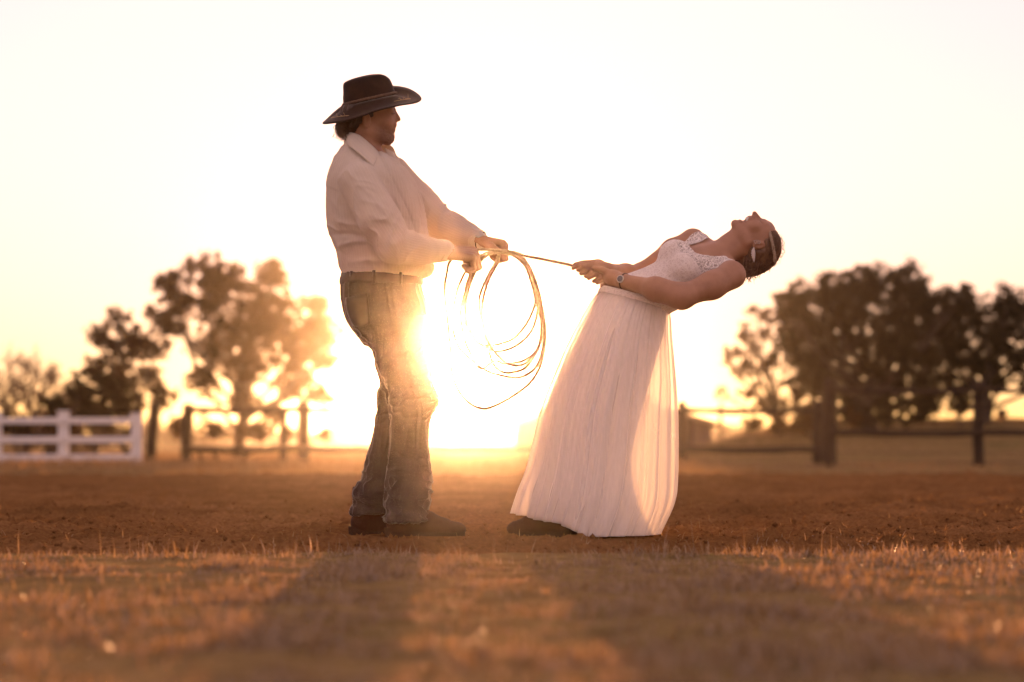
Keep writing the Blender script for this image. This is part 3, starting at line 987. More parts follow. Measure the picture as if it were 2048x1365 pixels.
for t in (0, 0.12, 0.35, 0.6, 0.82, 1.0):
    p = inn * (1 - t) + oe * t
    p[:, 2] -= 0.012 * math.sin(math.pi * t) * (1 - t * 0.3)
    rows.append(p)
rows = np.stack(rows); m_, n_ = rows.shape[:2]
i, j = np.meshgrid(np.arange(m_ - 1), np.arange(n_), indexing='ij')
fb = np.stack([i * n_ + j, i * n_ + (j + 1) % n_, (i + 1) * n_ + (j + 1) % n_, (i + 1) * n_ + j], -1).reshape(-1, 4)
o = obj('brim', mesh_np('brim', rows.reshape(-1, 3), fb), m_felt, hat)
s_ = o.modifiers.new('thickness', 'SOLIDIFY'); s_.thickness = 0.004; s_.offset = 0
a = np.linspace(0, 2 * math.pi, 65)[:-1]
bl = Mesher()
for k_ in range(3):     # a plait of three cords
    ph = k_ * 2 * math.pi / 3
    rr = 0.004 * np.sin(a * 18 + ph)
    p = np.stack([(0.1125 + 0.003 * np.cos(a * 18 + ph)) * np.cos(a), (0.0905 + 0.003 * np.cos(a * 18 + ph)) * np.sin(a), 0.010 + rr], -1) @ Mh.T + hc
    p = np.concatenate([p, p[:1]])
    bl.tube(p, 0.0034, 6, False)
bl.build('hat_band', m_band, hat)
g = np.random.default_rng(451)
for cx_, cy_, wx, n_ in ((805, 200, 17, 15), (681, 233, 19, 11)):
    sw = Mesher()
    core = catmull([P(cx_ - wx, cy_ + 3, -0.10), P(cx_, cy_, -0.105), P(cx_ + wx, cy_ - 2, -0.095)], 0.006)
    sw.tube(core, 0.0009, 4)
    for q in range(n_):
        p0 = core[int(g.integers(0, len(core)))]
        dr = np.array([g.normal(0.3, 0.8), g.normal(0, .4), abs(g.normal(0.3, 0.35))])
        sw.tube(np.stack([p0, p0 + nrm(dr) * g.uniform(0.008, 0.022)]), np.array([0.0009, 0.0005]), 4)
    tag(sw.build('straw_trim', m_straw, hat), kind='stuff')

# watch on the far wrist
ax_ = nrm(wrF - armF[3]); cW = wrF + ax_ * 0.012
ring = frame(ax_, (0, 0, 1))
a = np.linspace(0, 2 * math.pi, 33)
p = cW + (ring[:, 1][None] * np.cos(a)[:, None] + ring[:, 2][None] * np.sin(a)[:, None]) * 0.033
wt = Mesher(); wt.tube(np.concatenate([p[:-1], p[:2]]), 0.0055, 8, False)
watch = wt.build('wristwatch', m_strap, man)
bm = bmesh.new(); bmesh.ops.create_cone(bm, cap_ends=True, segments=20, radius1=0.019, radius2=0.017, depth=0.009)
dirw = nrm(np.array([0, -0.85, 0.5]) - ax_ * np.dot([0, -0.85, 0.5], ax_))
bm.transform(Matrix.Translation(V(cW + dirw * 0.036)) @ V(dirw).to_track_quat('Z', 'Y').to_matrix().to_4x4())
mb = bpy.data.meshes.new('watch_case'); bm.to_mesh(mb); bm.free(); obj('watch_case', mb, m_steel, watch)

# ------------------------------------------------------------------ the woman
woman = thing('person', P(1215, 1076, 0.0), 'laughing person in long white dress leaning far back on the rope, face to the sky', 'person')
m_skinW = skin_mat('light_tan_skin', (0.32, 0.17, 0.10), (0.41, 0.225, 0.14))
m_hairW = simple_mat('light_brown_hair', (0.085, 0.045, 0.022), (0.19, 0.105, 0.052), 60, 0.45, 0.5, 160, 0.003, spec=0.5)

hO = P(1512, 484, 0.05)
yaw = R(13)
hU = nrm([1.0, 0.10, 0.02]); hF = nrm([0.0, -math.sin(yaw), math.cos(yaw)]); hF = nrm(hF - hU * np.dot(hF, hU)); hS = np.cross(hF, hU)
if hS[1] > 0: hS = -hS
RH = np.stack([hF, hU, hS], 1)
LH = lambda f_, u_, s_=0.0: hO + hF * f_ + hU * u_ + hS * s_

Sn, Sf = P(1462, 549, -0.13), P(1388, 484, 0.13)
Cn = P(1436, 512, 0.015)
Wst = P(1303, 588, 0.0)
u_ = nrm(Cn - Wst); s_ = Sn - Sf; s_ = nrm(s_ - u_ * np.dot(s_, u_)); f_ = np.cross(u_, s_)
if f_[2] < 0: f_ = -f_
RT = np.stack([f_, s_, u_], 1)
TL = lambda ff, ss, uu: Wst + f_ * ff + s_ * ss + u_ * uu       # front, side (near shoulder positive), up the spine

armWN = [P(1464, 551, -0.14), P(1424, 571, -0.20), P(1364, 593, -0.25), P(1312, 579, -0.21), P(1246, 562, -0.115)]
radWN = [0.055, 0.0535, 0.0445, 0.041, 0.027]
armWF = [P(1384, 481, 0.14), P(1345, 500, 0.20), P(1282, 546, 0.26), P(1250, 546, 0.17), P(1216, 540, 0.05)]
radWF = [0.046, 0.042, 0.036, 0.034, 0.026]


def torso(F, g_):
    F.ell(TL(-0.005, 0, 0.175), (0.098 + g_, 0.135 + g_, 0.155 + g_), RT, 0.03)
    F.ell(TL(-0.01, 0, 0.255), (0.066 + g_, 0.135 + g_, 0.075 + g_), RT, 0.03)
    F.ell(TL(0.0, 0, 0.02), (0.095 + g_, 0.118 + g_, 0.12 + g_), RT, 0.05)
    F.ell(TL(0.01, 0, -0.12), (0.105 + g_, 0.150 + g_, 0.14 + g_), RT, 0.05)
    for s in (-1, 1):
        F.ell(TL(0.070, 0.062 * s, 0.165), (0.056 + g_, 0.060 + g_, 0.062 + g_), RT, 0.03)
        F.chain([TL(-0.01, 0.03 * s, 0.325), (Sn if s > 0 else Sf) * 1.0], [0.040 + g_, 0.046 + g_], 0.03)


Bw = Field(P(1130, 640, -0.36) - 0.03, P(1575, 410, 0.36) + 0.03, 0.003)
torso(Bw, 0.0)
# neck and head
Bw.chain([LH(-0.018, -0.030), LH(-0.012, -0.075), Cn], [0.056, 0.051, 0.056], 0.03)
Bw.chain([LH(0.035, -0.062), LH(-0.005, -0.115)], [0.030, 0.034], 0.035)
Bw.ell(LH(-0.010, 0.020), (0.090, 0.071, 0.073), RH, 0.01)
Bw.ell(LH(0.036, -0.026), (0.053, 0.064, 0.055), RH, 0.03)
Bw.ell(LH(0.052, 0.032), (0.035, 0.040, 0.054), RH, 0.03)
Bw.ell(LH(0.060, -0.022), (0.042, 0.040, 0.040), RH, 0.02)
for s in (-1, 1):
    Bw.cone(LH(0.005, -0.045, 0.050 * s), LH(0.074, -0.088, 0.013 * s), 0.017, 0.013, 0.022)
    Bw.ell(LH(0.070, -0.012, 0.040 * s), (0.020, 0.026, 0.020), RH, 0.018)
    Bw.cone(LH(0.083, 0.031, 0.012 * s), LH(0.076, 0.033, 0.042 * s), 0.009, 0.009, 0.012)
Bw.ball(LH(0.078, -0.0905), 0.0130, 0.014)
Bw.cone(LH(0.090, 0.016), LH(0.118, -0.009), 0.0085, 0.0100, 0.008)
Bw.cone(LH(0.085, 0.010), LH(0.096, -0.014), 0.013, 0.015, 0.008)
for s in (-1, 1):
    Bw.ball(LH(0.104, -0.013, 0.0105 * s), 0.0075, 0.006)
    Bw.ball(LH(0.100, 0.018, 0.034 * s), 0.011, 0.010, 'sub')
    Bw.ball(LH(0.081, 0.017, 0.031 * s), 0.0118, 0.004)
    Bw.ell(LH(0.107, -0.0195, 0.0068 * s), (0.007, 0.0035, 0.0032), RH, 0.002, 'sub')
Bw.cone(LH(0.099, -0.029, -0.016), LH(0.099, -0.029, 0.016), 0.0085, 0.0085, 0.007)
Bw.cone(LH(0.086, -0.068, -0.013), LH(0.086, -0.068, 0.013), 0.0072, 0.0072, 0.006)
Bw.ell(LH(0.104, -0.0480), (0.026, 0.0140, 0.0230), RH, 0.002, 'sub')
for s in (-1, 1):
    c = LH(-0.004, -0.002, 0.074 * s)
    Bw.ell(c, (0.0155, 0.028, 0.0085), RH, 0.006)
    Bw.ell(c + hS * 0.0085 * s + hU * 0.003, (0.008, 0.015, 0.005), RH, 0.004, 'sub')
# arms
Bw.chain(armWN, radWN, 0.03); Bw.chain(armWF, radWF, 0.03)
Bw.cone(armWN[2], armWN[3], 0.044, 0.042, 0.03)
# hands: the far one nearest the man, the near one behind it, eight fingers wrapped over the rope side by side
wn_, wf_ = armWN[4], armWF[4]
Bw.chain([wf_, P(1196, 533, 0.03), P(1176, 531, 0.0)], [0.024, 0.026, 0.020], 0.02)
Bw.chain([wn_, P(1228, 557, -0.07), P(1212, 552, -0.03)], [0.027, 0.031, 0.026], 0.02)
for i in range(8):
    t = i / 7
    jx, jy = (0, 2, 0, 1, -1, 1, 0, 1)[i], (0, -1, 1, 1, 0, 1, -1, 0)[i]
    L = (1146 + 57 * t + jx, 537 + 35 * t + jy)
    ln_ = (0.88, 1.0, 0.97, 0.8, 0.95, 1.0, 0.95, 0.8)[i]
    yo = -0.038 - 0.006 * (i > 3)
    K = P(L[0] + 31 * ln_, L[1] - 11 * ln_, yo + 0.016)
    M = P(L[0] + 12, L[1] - 7, yo - 0.004)
    T = P(L[0], L[1], yo + 0.012)
    E = P(L[0] + 8, L[1] - 6, yo + 0.034)
    Bw.chain([K, M, T, E], [0.0102, 0.0098, 0.0085, 0.0075], 0.0022)
    base = wf_ if i < 4 else wn_
    Bw.cone(K, base * 0.45 + K * 0.55, 0.0105, 0.015, 0.008)
# thumbs laid over the rope
Bw.chain([wf_ + np.array([-0.01, -0.01, 0.01]), P(1186, 526, -0.02), P(1166, 526, -0.022), P(1150, 529, -0.018)], [0.018, 0.0125, 0.0105, 0.0085], 0.005)
Bw.chain([P(1228, 552, -0.08), P(1205, 540, -0.055), P(1188, 536, -0.05)], [0.018, 0.0125, 0.010], 0.006)
v, f = Bw.skin()
v = relax(v, f, 1, 0.4)
me = mesh_np('body', v, f); set_attr(me, 'beard', np.zeros(len(v)))
bodyW = obj('body', me, m_skinW, woman)
fuzz(v, f, 30000, 0.0030, 0.0005, m_down, bodyW, 605)

m_tooth = simple_mat('teeth', (0.75, 0.70, 0.62), (0.82, 0.78, 0.70), 40, 0.3, 0.0, spec=0.5)
tt = Mesher()
for i in range(8):
    a = (i - 3.5) / 3.5
    c = LH(0.0990 - 0.010 * a * a, -0.0395, 0.0150 * a)
    tt.box(c, (0.0045, 0.0060, 0.0021), np.stack([hF, hU, hS], 1), 0.001)
tt.build('teeth', m_tooth, woman)
m_lip = simple_mat('mouth', (0.10, 0.03, 0.025), (0.18, 0.06, 0.05), 40, 0.4, 0.0)
bm = bmesh.new(); bmesh.ops.create_uvsphere(bm, u_segments=14, v_segments=8, radius=1.0)
vv = np.array([q.co[:] for q in bm.verts]); bm.verts.index_update(); ff = [[q.index for q in fc_.verts] for fc_ in bm.faces]; bm.free()
Mesher().add((vv * np.array([0.008, 0.009, 0.015])) @ RH.T + LH(0.079, -0.052), ff).build('tongue', m_lip, woman)
for s in (-1, 1):
    for nm in ('eyebrow', 'eyelashes'):
        t = np.linspace(0, 1, 20)
        if nm == 'eyebrow':
            pts = np.stack([LH(0.0935 - 0.016 * q, 0.032 + 0.005 * math.sin(q * 3), s * (0.012 + 0.038 * q)) for q in t])
        else:
            pts = np.stack([LH(0.0925 - 0.006 * abs(2 * q - 1) ** 2, 0.012 - 0.002 * math.sin(q * 3), s * (0.020 + 0.022 * q)) for q in t])
        Mesher().tube(pts, np.linspace(0.0016, 0.0008, 20), 5).build(nm, m_hairW, woman)

# hair
Hw = Field(LH(-0.06, 0.02) - 0.17, LH(-0.06, 0.02) + 0.17, 0.003)
Hw.ell(LH(-0.022, 0.024), (0.095, 0.080, 0.083), RH, 0.01)
Hw.ell(LH(-0.080, -0.010), (0.050, 0.064, 0.066), RH, 0.03)
Hw.ell(LH(-0.108, -0.030, 0.01), (0.030, 0.045, 0.055), RH, 0.03)
Hw.ell(LH(0.075, -0.035), (0.085, 0.086, 0.12), RH, 0.01, 'sub')
Hw.ell(LH(0.070, 0.010), (0.075, 0.046, 0.11), RH, 0.012, 'sub')
for s in (-1, 1): Hw.ell(LH(0.0, -0.010, 0.085 * s), (0.030, 0.034, 0.03), RH, 0.01, 'sub')
v, f = Hw.skin()
nn = vnormals(v, f)
v = v + nn * (0.007 * (folds(v, hF * 0.9 + hU * 0.15, 110, 10, 461) - 0.3))[:, None]
hairW = obj('hair', mesh_np('hair', v, f), m_hairW, woman)
g = np.random.default_rng(462)
cu = Mesher()
for q in range(230):        # curls hanging from the back of the head
    u0 = g.uniform(-0.075, 0.055); s0 = g.uniform(-0.07, 0.075)
    a = LH(-0.085 + 0.02 * (abs(s0) / 0.07), u0, s0)
    drop = g.uniform(0.025, 0.062) * (1.3 if u0 < 0 else 0.8)
    r = g.uniform(0.005, 0.0105); turns = g.uniform(1.2, 2.6); ph = g.uniform(0, 6.28)
    t = np.linspace(0, 1, int(14 * turns))
    ax1, ax2 = nrm(g.normal(size=3)), None
    ax1 = nrm(np.array([ax1[0], ax1[1], 0.15])); ax2 = np.cross(ax1, [0, 0, 1.0])
    p = a + np.outer(t, np.array([-0.35 * drop * g.uniform(-0.4, 1.4), 0, -drop])) + r * np.sqrt(t)[:, None] * (np.cos(t * turns * 6.28 + ph)[:, None] * ax1 + np.sin(t * turns * 6.28 + ph)[:, None] * (ax2 * 0.6 + np.array([0, 0, 0.7])))
    cu.tube(p, np.linspace(0.0021, 0.0010, len(t)), 4)
for q in range(60):         # long loose ringlets under the shoulder
    a = LH(-0.10 + g.normal(0, .01), g.uniform(-0.07, 0.01), g.uniform(-0.03, 0.08))
    t = np.linspace(0, 1, 40); r = g.uniform(0.006, 0.011)
    e = P(1492 + g.normal(0, 12), 556 + g.normal(0, 6), g.uniform(-0.1, 0.08))
    p = a * (1 - t[:, None]) + e * t[:, None] + r * t[:, None] * np.stack([np.cos(t * 15 + q), 0.6 * np.sin(t * 11 + q), np.sin(t * 15 + q)], -1)
    cu.tube(p, np.linspace(0.0014, 0.0006, 40), 4)
for q in range(40):         # combed strands over the crown and past the ear
    s0 = g.uniform(0.0, 0.08); h0 = g.uniform(0.045, 0.085)
    p = catmull([LH(0.052, h0 * 0.8, s0 * 0.7), LH(0.02, h0 + 0.004, s0 + 0.012), LH(-0.04, h0 - 0.01 + g.normal(0, .004), s0 + 0.012), LH(-0.09, h0 - 0.04, s0 * 0.8)], 0.012)
    cu.tube(p, np.linspace(0.0013, 0.0009, len(p)), 4)
for q in range(170):        # flyaways round the outline of the head
    a_ = g.uniform(R(-150), R(40)); s0 = g.uniform(-0.06, 0.06)
    r0_ = np.array([-0.022 - 0.094 * math.sin(-a_) * 0.9, 0.024 + 0.080 * math.cos(a_)])
    p0 = LH(r0_[0], r0_[1], s0)
    out_ = nrm(p0 - LH(-0.022, 0.0, s0)); tan_ = nrm(np.cross(out_, hS)) * g.choice([-1, 1])
    L_ = g.uniform(0.008, 0.026)
    pts = np.stack([p0 + out_ * (-0.004 + 0.012 * math.sin(t_ * 2.4)) + tan_ * L_ * t_ + g.normal(0, .001, 3) for t_ in np.linspace(0, 1, 6)])
    cu.tube(pts, np.linspace(0.0008, 0.0005, 6), 3)
cu.build('curls', m_hairW, hairW)
# braided band over the crown
a = np.linspace(R(-115), R(115), 60)
hb = Mesher()
for k_ in range(3):
    ph = k_ * 2.094
    rr = 0.0905 + 0.0028 * np.cos(a * 26 + ph)
    p = np.stack([LH(-0.022 + 0.098 * rr_ / 0.0875 * math.cos(x), 0.055 - 0.018 * math.cos(x) + 0.0045 * math.sin(x * 26 + ph), 0.086 * rr_ / 0.0875 * math.sin(x)) for x, rr_ in zip(a, rr)])
    p = p - hF * 0.010 + hU * 0.004
    hb.tube(p, 0.0042, 6)
m_bandW = simple_mat('pale_hair_band', (0.30, 0.22, 0.15), (0.48, 0.38, 0.28), 120, 0.6, 0.5, 200, 0.003)
hb.build('headband', m_bandW, hairW)

# feather earring and its cluster of beads
m_feather = simple_mat('feather_white', (0.55, 0.50, 0.47), (0.7, 0.65, 0.6), 60, 0.7, 0.4, 300, 0.002)
er = LH(0.0, -0.020, 0.084)
bd = Mesher()
bm = bmesh.new(); bmesh.ops.create_icosphere(bm, subdivisions=1, radius=0.0028)
vv = np.array([q.co[:] for q in bm.verts]); bm.verts.index_update(); ff = [[q.index for q in fc_.verts] for fc_ in bm.faces]; bm.free()
e0 = P(1512, 484, -0.035)
for q in range(11): bd.add(vv + e0 + np.array([(-0.008, 0.0, 0.008, 0.016, -0.006, 0.003, 0.011, 0.018, -0.002, 0.006, 0.013)[q], 0, (0.004, 0.006, 0.005, 0.003, -0.001, 0, -0.001, -0.003, -0.007, -0.006, -0.008)[q]]), ff)
ear = bd.build('earring', m_steel, woman)
t = np.linspace(0, 1, 22)
fx = 0.013 * np.sin(np.pi * np.clip(t, 0, 1) ** 0.8) * (1 - 0.15 * np.cos(t * 40) * (t > 0.2))
cl = P(1508, 495, -0.04)
top = np.stack([cl[0] + 0.002 * np.sin(t * 3), np.full(22, cl[1]), cl[2] - 0.062 * t], -1)
lf = top + np.stack([-fx, 0 * t, 0 * t], -1); rt = top + np.stack([0.22 * fx, 0.004 * t, 0 * t], -1)
G = np.stack([lf, top + np.array([0, -0.002, 0]), rt], 1)
i, j = np.meshgrid(np.arange(21), np.arange(2), indexing='ij')
ff = np.stack([i * 3 + j, i * 3 + j + 1, (i + 1) * 3 + j + 1, (i + 1) * 3 + j], -1).reshape(-1, 4)
o = obj('feather', mesh_np('feather', G.reshape(-1, 3), ff), m_feather, ear)
sm_ = o.modifiers.new('thickness', 'SOLIDIFY'); sm_.thickness = 0.0012

# necklace
nk = Mesher()
p = catmull([P(1424, 488, 0.03), P(1416, 497, -0.03), P(1410, 510, -0.058), P(1428, 514, -0.075), P(1452, 518, -0.075), P(1476, 522, -0.05)], 0.006)
nk.tube(p, 0.0016, 6)
necklace = nk.build('necklace', m_strap, woman)
bm = bmesh.new(); bmesh.ops.create_uvsphere(bm, u_segments=10, v_segments=6, radius=0.008); bm.transform(Matrix.Translation(V(P(1408, 512, -0.062))) @ Matrix.Diagonal((1.4, 0.5, 0.8, 1)))
mb = bpy.data.meshes.new('pendant'); bm.to_mesh(mb); bm.free(); obj('pendant', mb, m_feather, necklace)

# watch
axw = nrm(armWN[4] - armWN[3]); cW = armWN[4] - axw * 0.006
ring = frame(axw, (0, 0, 1))
a = np.linspace(0, 2 * math.pi, 33)
p = cW + (ring[:, 1][None] * np.cos(a)[:, None] + ring[:, 2][None] * np.sin(a)[:, None]) * 0.0305
wt = Mesher(); wt.tube(np.concatenate([p[:-1], p[:2]]), 0.0042, 8, False)
watch = wt.build('wristwatch', m_strap, woman)
for nm, r1, r2, dp, off, mm in (('watch_case', 0.0165, 0.0155, 0.007, 0.0315, m_steel), ('watch_dial', 0.0125, 0.0125, 0.002, 0.0355, m_glass)):
    bm = bmesh.new(); bmesh.ops.create_cone(bm, cap_ends=True, segments=20, radius1=r1, radius2=r2, depth=dp)
    dirw = nrm(np.array([0, -1.0, 0.05]) - axw * np.dot([0, -1.0, 0.05], axw))
    bm.transform(Matrix.Translation(V(cW + dirw * off)) @ V(dirw).to_track_quat('Z', 'Y').to_matrix().to_4x4())
    mb = bpy.data.meshes.new(nm); bm.to_mesh(mb); bm.free(); obj(nm, mb, mm, watch)


# dress: lace bodice
def lace_mat():
    m, nt, out = new_mat('white_lace')
    tc = nd(nt, 'ShaderNodeTexCoord')
    vo = nd(nt, 'ShaderNodeTexVoronoi', feature='DISTANCE_TO_EDGE'); vo.inputs['Scale'].default_value = 75
    nz = nd(nt, 'ShaderNodeTexNoise'); nz.inputs['Scale'].default_value = 30
    mxv = nd(nt, 'ShaderNodeMixRGB'); mxv.inputs[0].default_value = 0.04
    nt.links.new(tc.outputs['Object'], nz.inputs['Vector']); nt.links.new(tc.outputs['Object'], mxv.inputs[1]); nt.links.new(nz.outputs['Color'], mxv.inputs[2])
    nt.links.new(mxv.outputs[0], vo.inputs['Vector'])
    v2 = nd(nt, 'ShaderNodeTexVoronoi', feature='DISTANCE_TO_EDGE'); v2.inputs['Scale'].default_value = 170
    nt.links.new(tc.outputs['Object'], v2.inputs['Vector'])
    r1 = nd(nt, 'ShaderNodeValToRGB'); r1.color_ramp.elements[0].position = 0.07; r1.color_ramp.elements[1].position = 0.16
    r1.color_ramp.elements[0].color = (1, 1, 1, 1); r1.color_ramp.elements[1].color = (0, 0, 0, 1)
    nt.links.new(vo.outputs['Distance'], r1.inputs['Fac'])
    r2 = nd(nt, 'ShaderNodeValToRGB'); r2.color_ramp.elements[0].position = 0.08; r2.color_ramp.elements[1].position = 0.2
    r2.color_ramp.elements[0].color = (0.75, 0.75, 0.75, 1); r2.color_ramp.elements[1].color = (0, 0, 0, 1)
    nt.links.new(v2.outputs['Distance'], r2.inputs['Fac'])
    mxp = nd(nt, 'ShaderNodeMath', operation='MAXIMUM'); nt.links.new(r1.outputs[0], mxp.inputs[0]); nt.links.new(r2.outputs[0], mxp.inputs[1])
    at = nd(nt, 'ShaderNodeAttribute'); at.attribute_name = 'lined'
    al = nd(nt, 'ShaderNodeMath', operation='MAXIMUM'); nt.links.new(mxp.outputs[0], al.inputs[0]); nt.links.new(at.outputs['Fac'], al.inputs[1])
    cr = nd(nt, 'ShaderNodeMixRGB'); cr.inputs[1].default_value = (0.64, 0.58, 0.54, 1); cr.inputs[2].default_value = (0.84, 0.80, 0.76, 1)
    nt.links.new(mxp.outputs[0], cr.inputs[0])
    b = nd(nt, 'ShaderNodeBsdfPrincipled'); b.inputs['Roughness'].default_value = 0.8; b.inputs['Sheen Weight'].default_value = 0.2; b.inputs['Specular IOR Level'].default_value = 0.2
    nt.links.new(cr.outputs[0], b.inputs['Base Color'])
    bp = nd(nt, 'ShaderNodeBump'); bp.inputs['Strength'].default_value = 0.8; bp.inputs['Distance'].default_value = 0.003
    nt.links.new(mxp.outputs[0], bp.inputs['Height']); nt.links.new(bp.outputs[0], b.inputs['Normal'])
    tr2 = nd(nt, 'ShaderNodeBsdfTransparent')
    ms = nd(nt, 'ShaderNodeMixShader')
    nt.links.new(al.outputs[0], ms.inputs[0]); nt.links.new(tr2.outputs[0], ms.inputs[1]); nt.links.new(b.outputs[0], ms.inputs[2])
    nt.links.new(ms.outputs[0], out.inputs['Surface'])
    return m


m_lace = lace_mat()
Bd = Field(P(1170, 680, -0.30) - 0.03, P(1500, 440, 0.34) + 0.03, 0.003)
torso(Bd, 0.0055)
v, f = Bd.skin(); v = relax(v, f, 2, 0.5)
loc = (v - Wst) @ RT          # front, side, up
fr, sd, up = loc.T
scoop = np.where(fr > -0.02, 0.232 + 0.100 * sstep(0.030, 0.095, np.abs(sd)) + 0.02 * sstep(0.115, 0.15, np.abs(sd)) - 0.0 * fr, 0.27 + 0.05 * sstep(0.05, 0.11, np.abs(sd)))
keep = (up < scoop) & (up > -0.07) & (np.abs(sd) < 0.175)
armd = np.minimum(dist_chain(v, armWN[:2], radWN[:2])[0], dist_chain(v, armWF[:2], radWF[:2])[0])
keep &= ~((np.abs(sd) > 0.15) & (up > 0.25))
lined = 1 - sstep(0.175, 0.20, up - 0.02 * np.abs(sd) / 0.1)
edge_b = np.exp(-((scoop - up) / 0.006) ** 2)
lined = np.clip(lined + edge_b, 0, 1)
nn = vnormals(v, f)
tuck = 0.0025 * np.exp(-((np.abs(sd) - 0.030) / 0.004) ** 2) + 0.0025 * np.exp(-((np.abs(sd) - 0.048) / 0.004) ** 2)
v = v + nn * (tuck * (up < 0.2) + 0.003 * (folds(v, u_ + 0.3 * s_, 40, 8, 471) - 0.4) * (up < 0.14))[:, None]
v, f, used = keep_faces(v, f, keep)
me = mesh_np('bodice', v, f); set_attr(me, 'lined', lined[used])
dress = obj('dress_bodice', me, m_lace, woman)
sm_ = dress.modifiers.new('thickness', 'SOLIDIFY'); sm_.thickness = 0.0015


# skirt
def tulle_mat(name, clear, col=(0.95, 0.93, 0.89)):
    m, nt, out = new_mat(name)
    tc = nd(nt, 'ShaderNodeTexCoord')
    at = nd(nt, 'ShaderNodeAttribute'); at.attribute_name = 'pleat'
    d = nd(nt, 'ShaderNodeBsdfDiffuse'); d.inputs['Color'].default_value = (*col, 1)
    t = nd(nt, 'ShaderNodeBsdfTranslucent'); t.inputs['Color'].default_value = (*col, 1)
    tr = nd(nt, 'ShaderNodeBsdfTransparent')
    m1 = nd(nt, 'ShaderNodeMixShader'); m1.inputs[0].default_value = 0.45
    nt.links.new(d.outputs[0], m1.inputs[1]); nt.links.new(t.outputs[0], m1.inputs[2])
    # seen edge-on the net closes up, face-on it lets more through
    lw = nd(nt, 'ShaderNodeLayerWeight'); lw.inputs['Blend'].default_value = 0.35
    nz = nd(nt, 'ShaderNodeTexNoise'); nz.inputs['Scale'].default_value = 70; nz.inputs['Detail'].default_value = 3
    mp = nd(nt, 'ShaderNodeMapping'); mp.inputs['Scale'].default_value = (1.5, 1.5, 0.08)
    nt.links.new(tc.outputs['Object'], mp.inputs['Vector']); nt.links.new(mp.outputs[0], nz.inputs['Vector'])
    ma = nd(nt, 'ShaderNodeMath', operation='MULTIPLY_ADD'); ma.inputs[1].default_value = 0.14; ma.inputs[2].default_value = 1 - clear - 0.07
    nt.links.new(nz.outputs['Fac'], ma.inputs[0])
    mx = nd(nt, 'ShaderNodeMath', operation='MAXIMUM'); nt.links.new(ma.outputs[0], mx.inputs[0]); nt.links.new(lw.outputs['Facing'], mx.inputs[1])
    m2 = nd(nt, 'ShaderNodeMixShader')
    nt.links.new(mx.outputs[0], m2.inputs[0]); nt.links.new(tr.outputs[0], m2.inputs[1]); nt.links.new(m1.outputs[0], m2.inputs[2])
    nt.links.new(m2.outputs[0], out.inputs['Surface'])
    return m


frontc = [(1204, 577), (1184, 600), (1156, 648), (1132, 695), (1110, 746), (1081, 822), (1055, 930), (1036, 985), (1022, 1030)]
backc = [(1337, 620), (1341, 634), (1343, 668), (1347, 715), (1351, 765), (1354, 830), (1353, 950), (1346, 1010), (1319, 1074)]
halfw = [0.140, 0.165, 0.200, 0.225, 0.245, 0.275, 0.315, 0.335, 0.335]


def skirt(name, fr, bk, hw, mat, seed, nfold, amp, rows=90, cols=420, rag=0.003, parent=None, hem=True):
    tt = np.linspace(0, len(fr) - 1, rows)
    ip = lambda a: np.interp(tt, np.arange(len(a)), a)
    sm = lambda a: catmull_n(np.asarray(a, float)[:, None], max(2, rows // (len(a) - 1)))[:, 0]
    A = np.stack([sm([q[0] for q in fr]), sm([q[1] for q in fr])], -1); Bk = np.stack([sm([q[0] for q in bk]), sm([q[1] for q in bk])], -1); hw_ = sm(hw)
    n = len(A)
    th = np.linspace(0, 2 * math.pi, cols, endpoint=False)
    t = np.linspace(0, 1, n)[:, None]
    ph = th[None] + 0.10 * noise3(th[None] * 1.3, t * 2.0, seed, seed) * t
    fold = np.zeros((n, cols))
    for k_, (nf, w) in enumerate(((nfold, 1.0), (int(nfold * 1.73), 0.6), (int(nfold * 2.9), 0.35))):
        mod = 0.6 + 0.6 * noise3(np.cos(th)[None] * 2.2 + k_, np.sin(th)[None] * 2.2, t * 1.6 + k_ * 5, seed + k_)
        fold += w * mod * np.sin(nf * ph + k_ * 1.7 + 1.2 * noise3(np.cos(th)[None] * 1.5, np.sin(th)[None] * 1.5, t * 2.5, seed + 7 + k_))
    env = amp * (0.18 + 0.82 * t ** 0.8)
    a = np.stack([P(x, y) for x, y in A]); b = np.stack([P(x, y) for x, y in Bk])
    c = (a + b) / 2; e = (a - b) / 2
    r = 1 + 0 * th[None]
    X = c[:, None, 0] + e[:, None, 0] * np.cos(th)[None]
    Z = c[:, None, 2] + e[:, None, 2] * np.cos(th)[None]
    Y = 10 + hw_[:, None] * np.sin(th)[None]
    rad = np.hypot(X - c[:, None, 0], Y - 10) + 1e-6
    edge_soft = 0.35 + 0.65 * np.abs(np.sin(th))[None]
    dx, dy = (X - c[:, None, 0]) / rad, (Y - 10) / rad
    k_ = fold * env * edge_soft
    X, Y = X + dx * k_, Y + dy * k_
    # ragged hem
    Z = Z + (t ** 12) * rag * (noise3(np.cos(th)[None] * 14, np.sin(th)[None] * 9, seed, seed + 20) + 0.5 * noise3(np.cos(th)[None] * 22, np.sin(th)[None] * 22, seed, seed + 21))
    if hem:
        cs_ = np.cos(th)[None]
        zt = 0.008 + (0.058 + 0.028 * sstep(0.5, 1.0, cs_)) * sstep(-0.05, 0.50, cs_)
        Z = Z + sstep(0.72, 1.0, t) * (zt - Z[-1:])
    Z = np.maximum(Z, 0.006 + 0.004 * noise3(X * 30, Y * 30, 0, seed))
    v = np.stack([X, Y, Z], -1).reshape(-1, 3)
    i, j = np.meshgrid(np.arange(n - 1), np.arange(cols), indexing='ij')
    f = np.stack([i * cols + j, i * cols + (j + 1) % cols, (i + 1) * cols + (j + 1) % cols, (i + 1) * cols + j], -1).reshape(-1, 4)
    me = mesh_np(name, v, f)
    return obj(name, me, mat, parent)


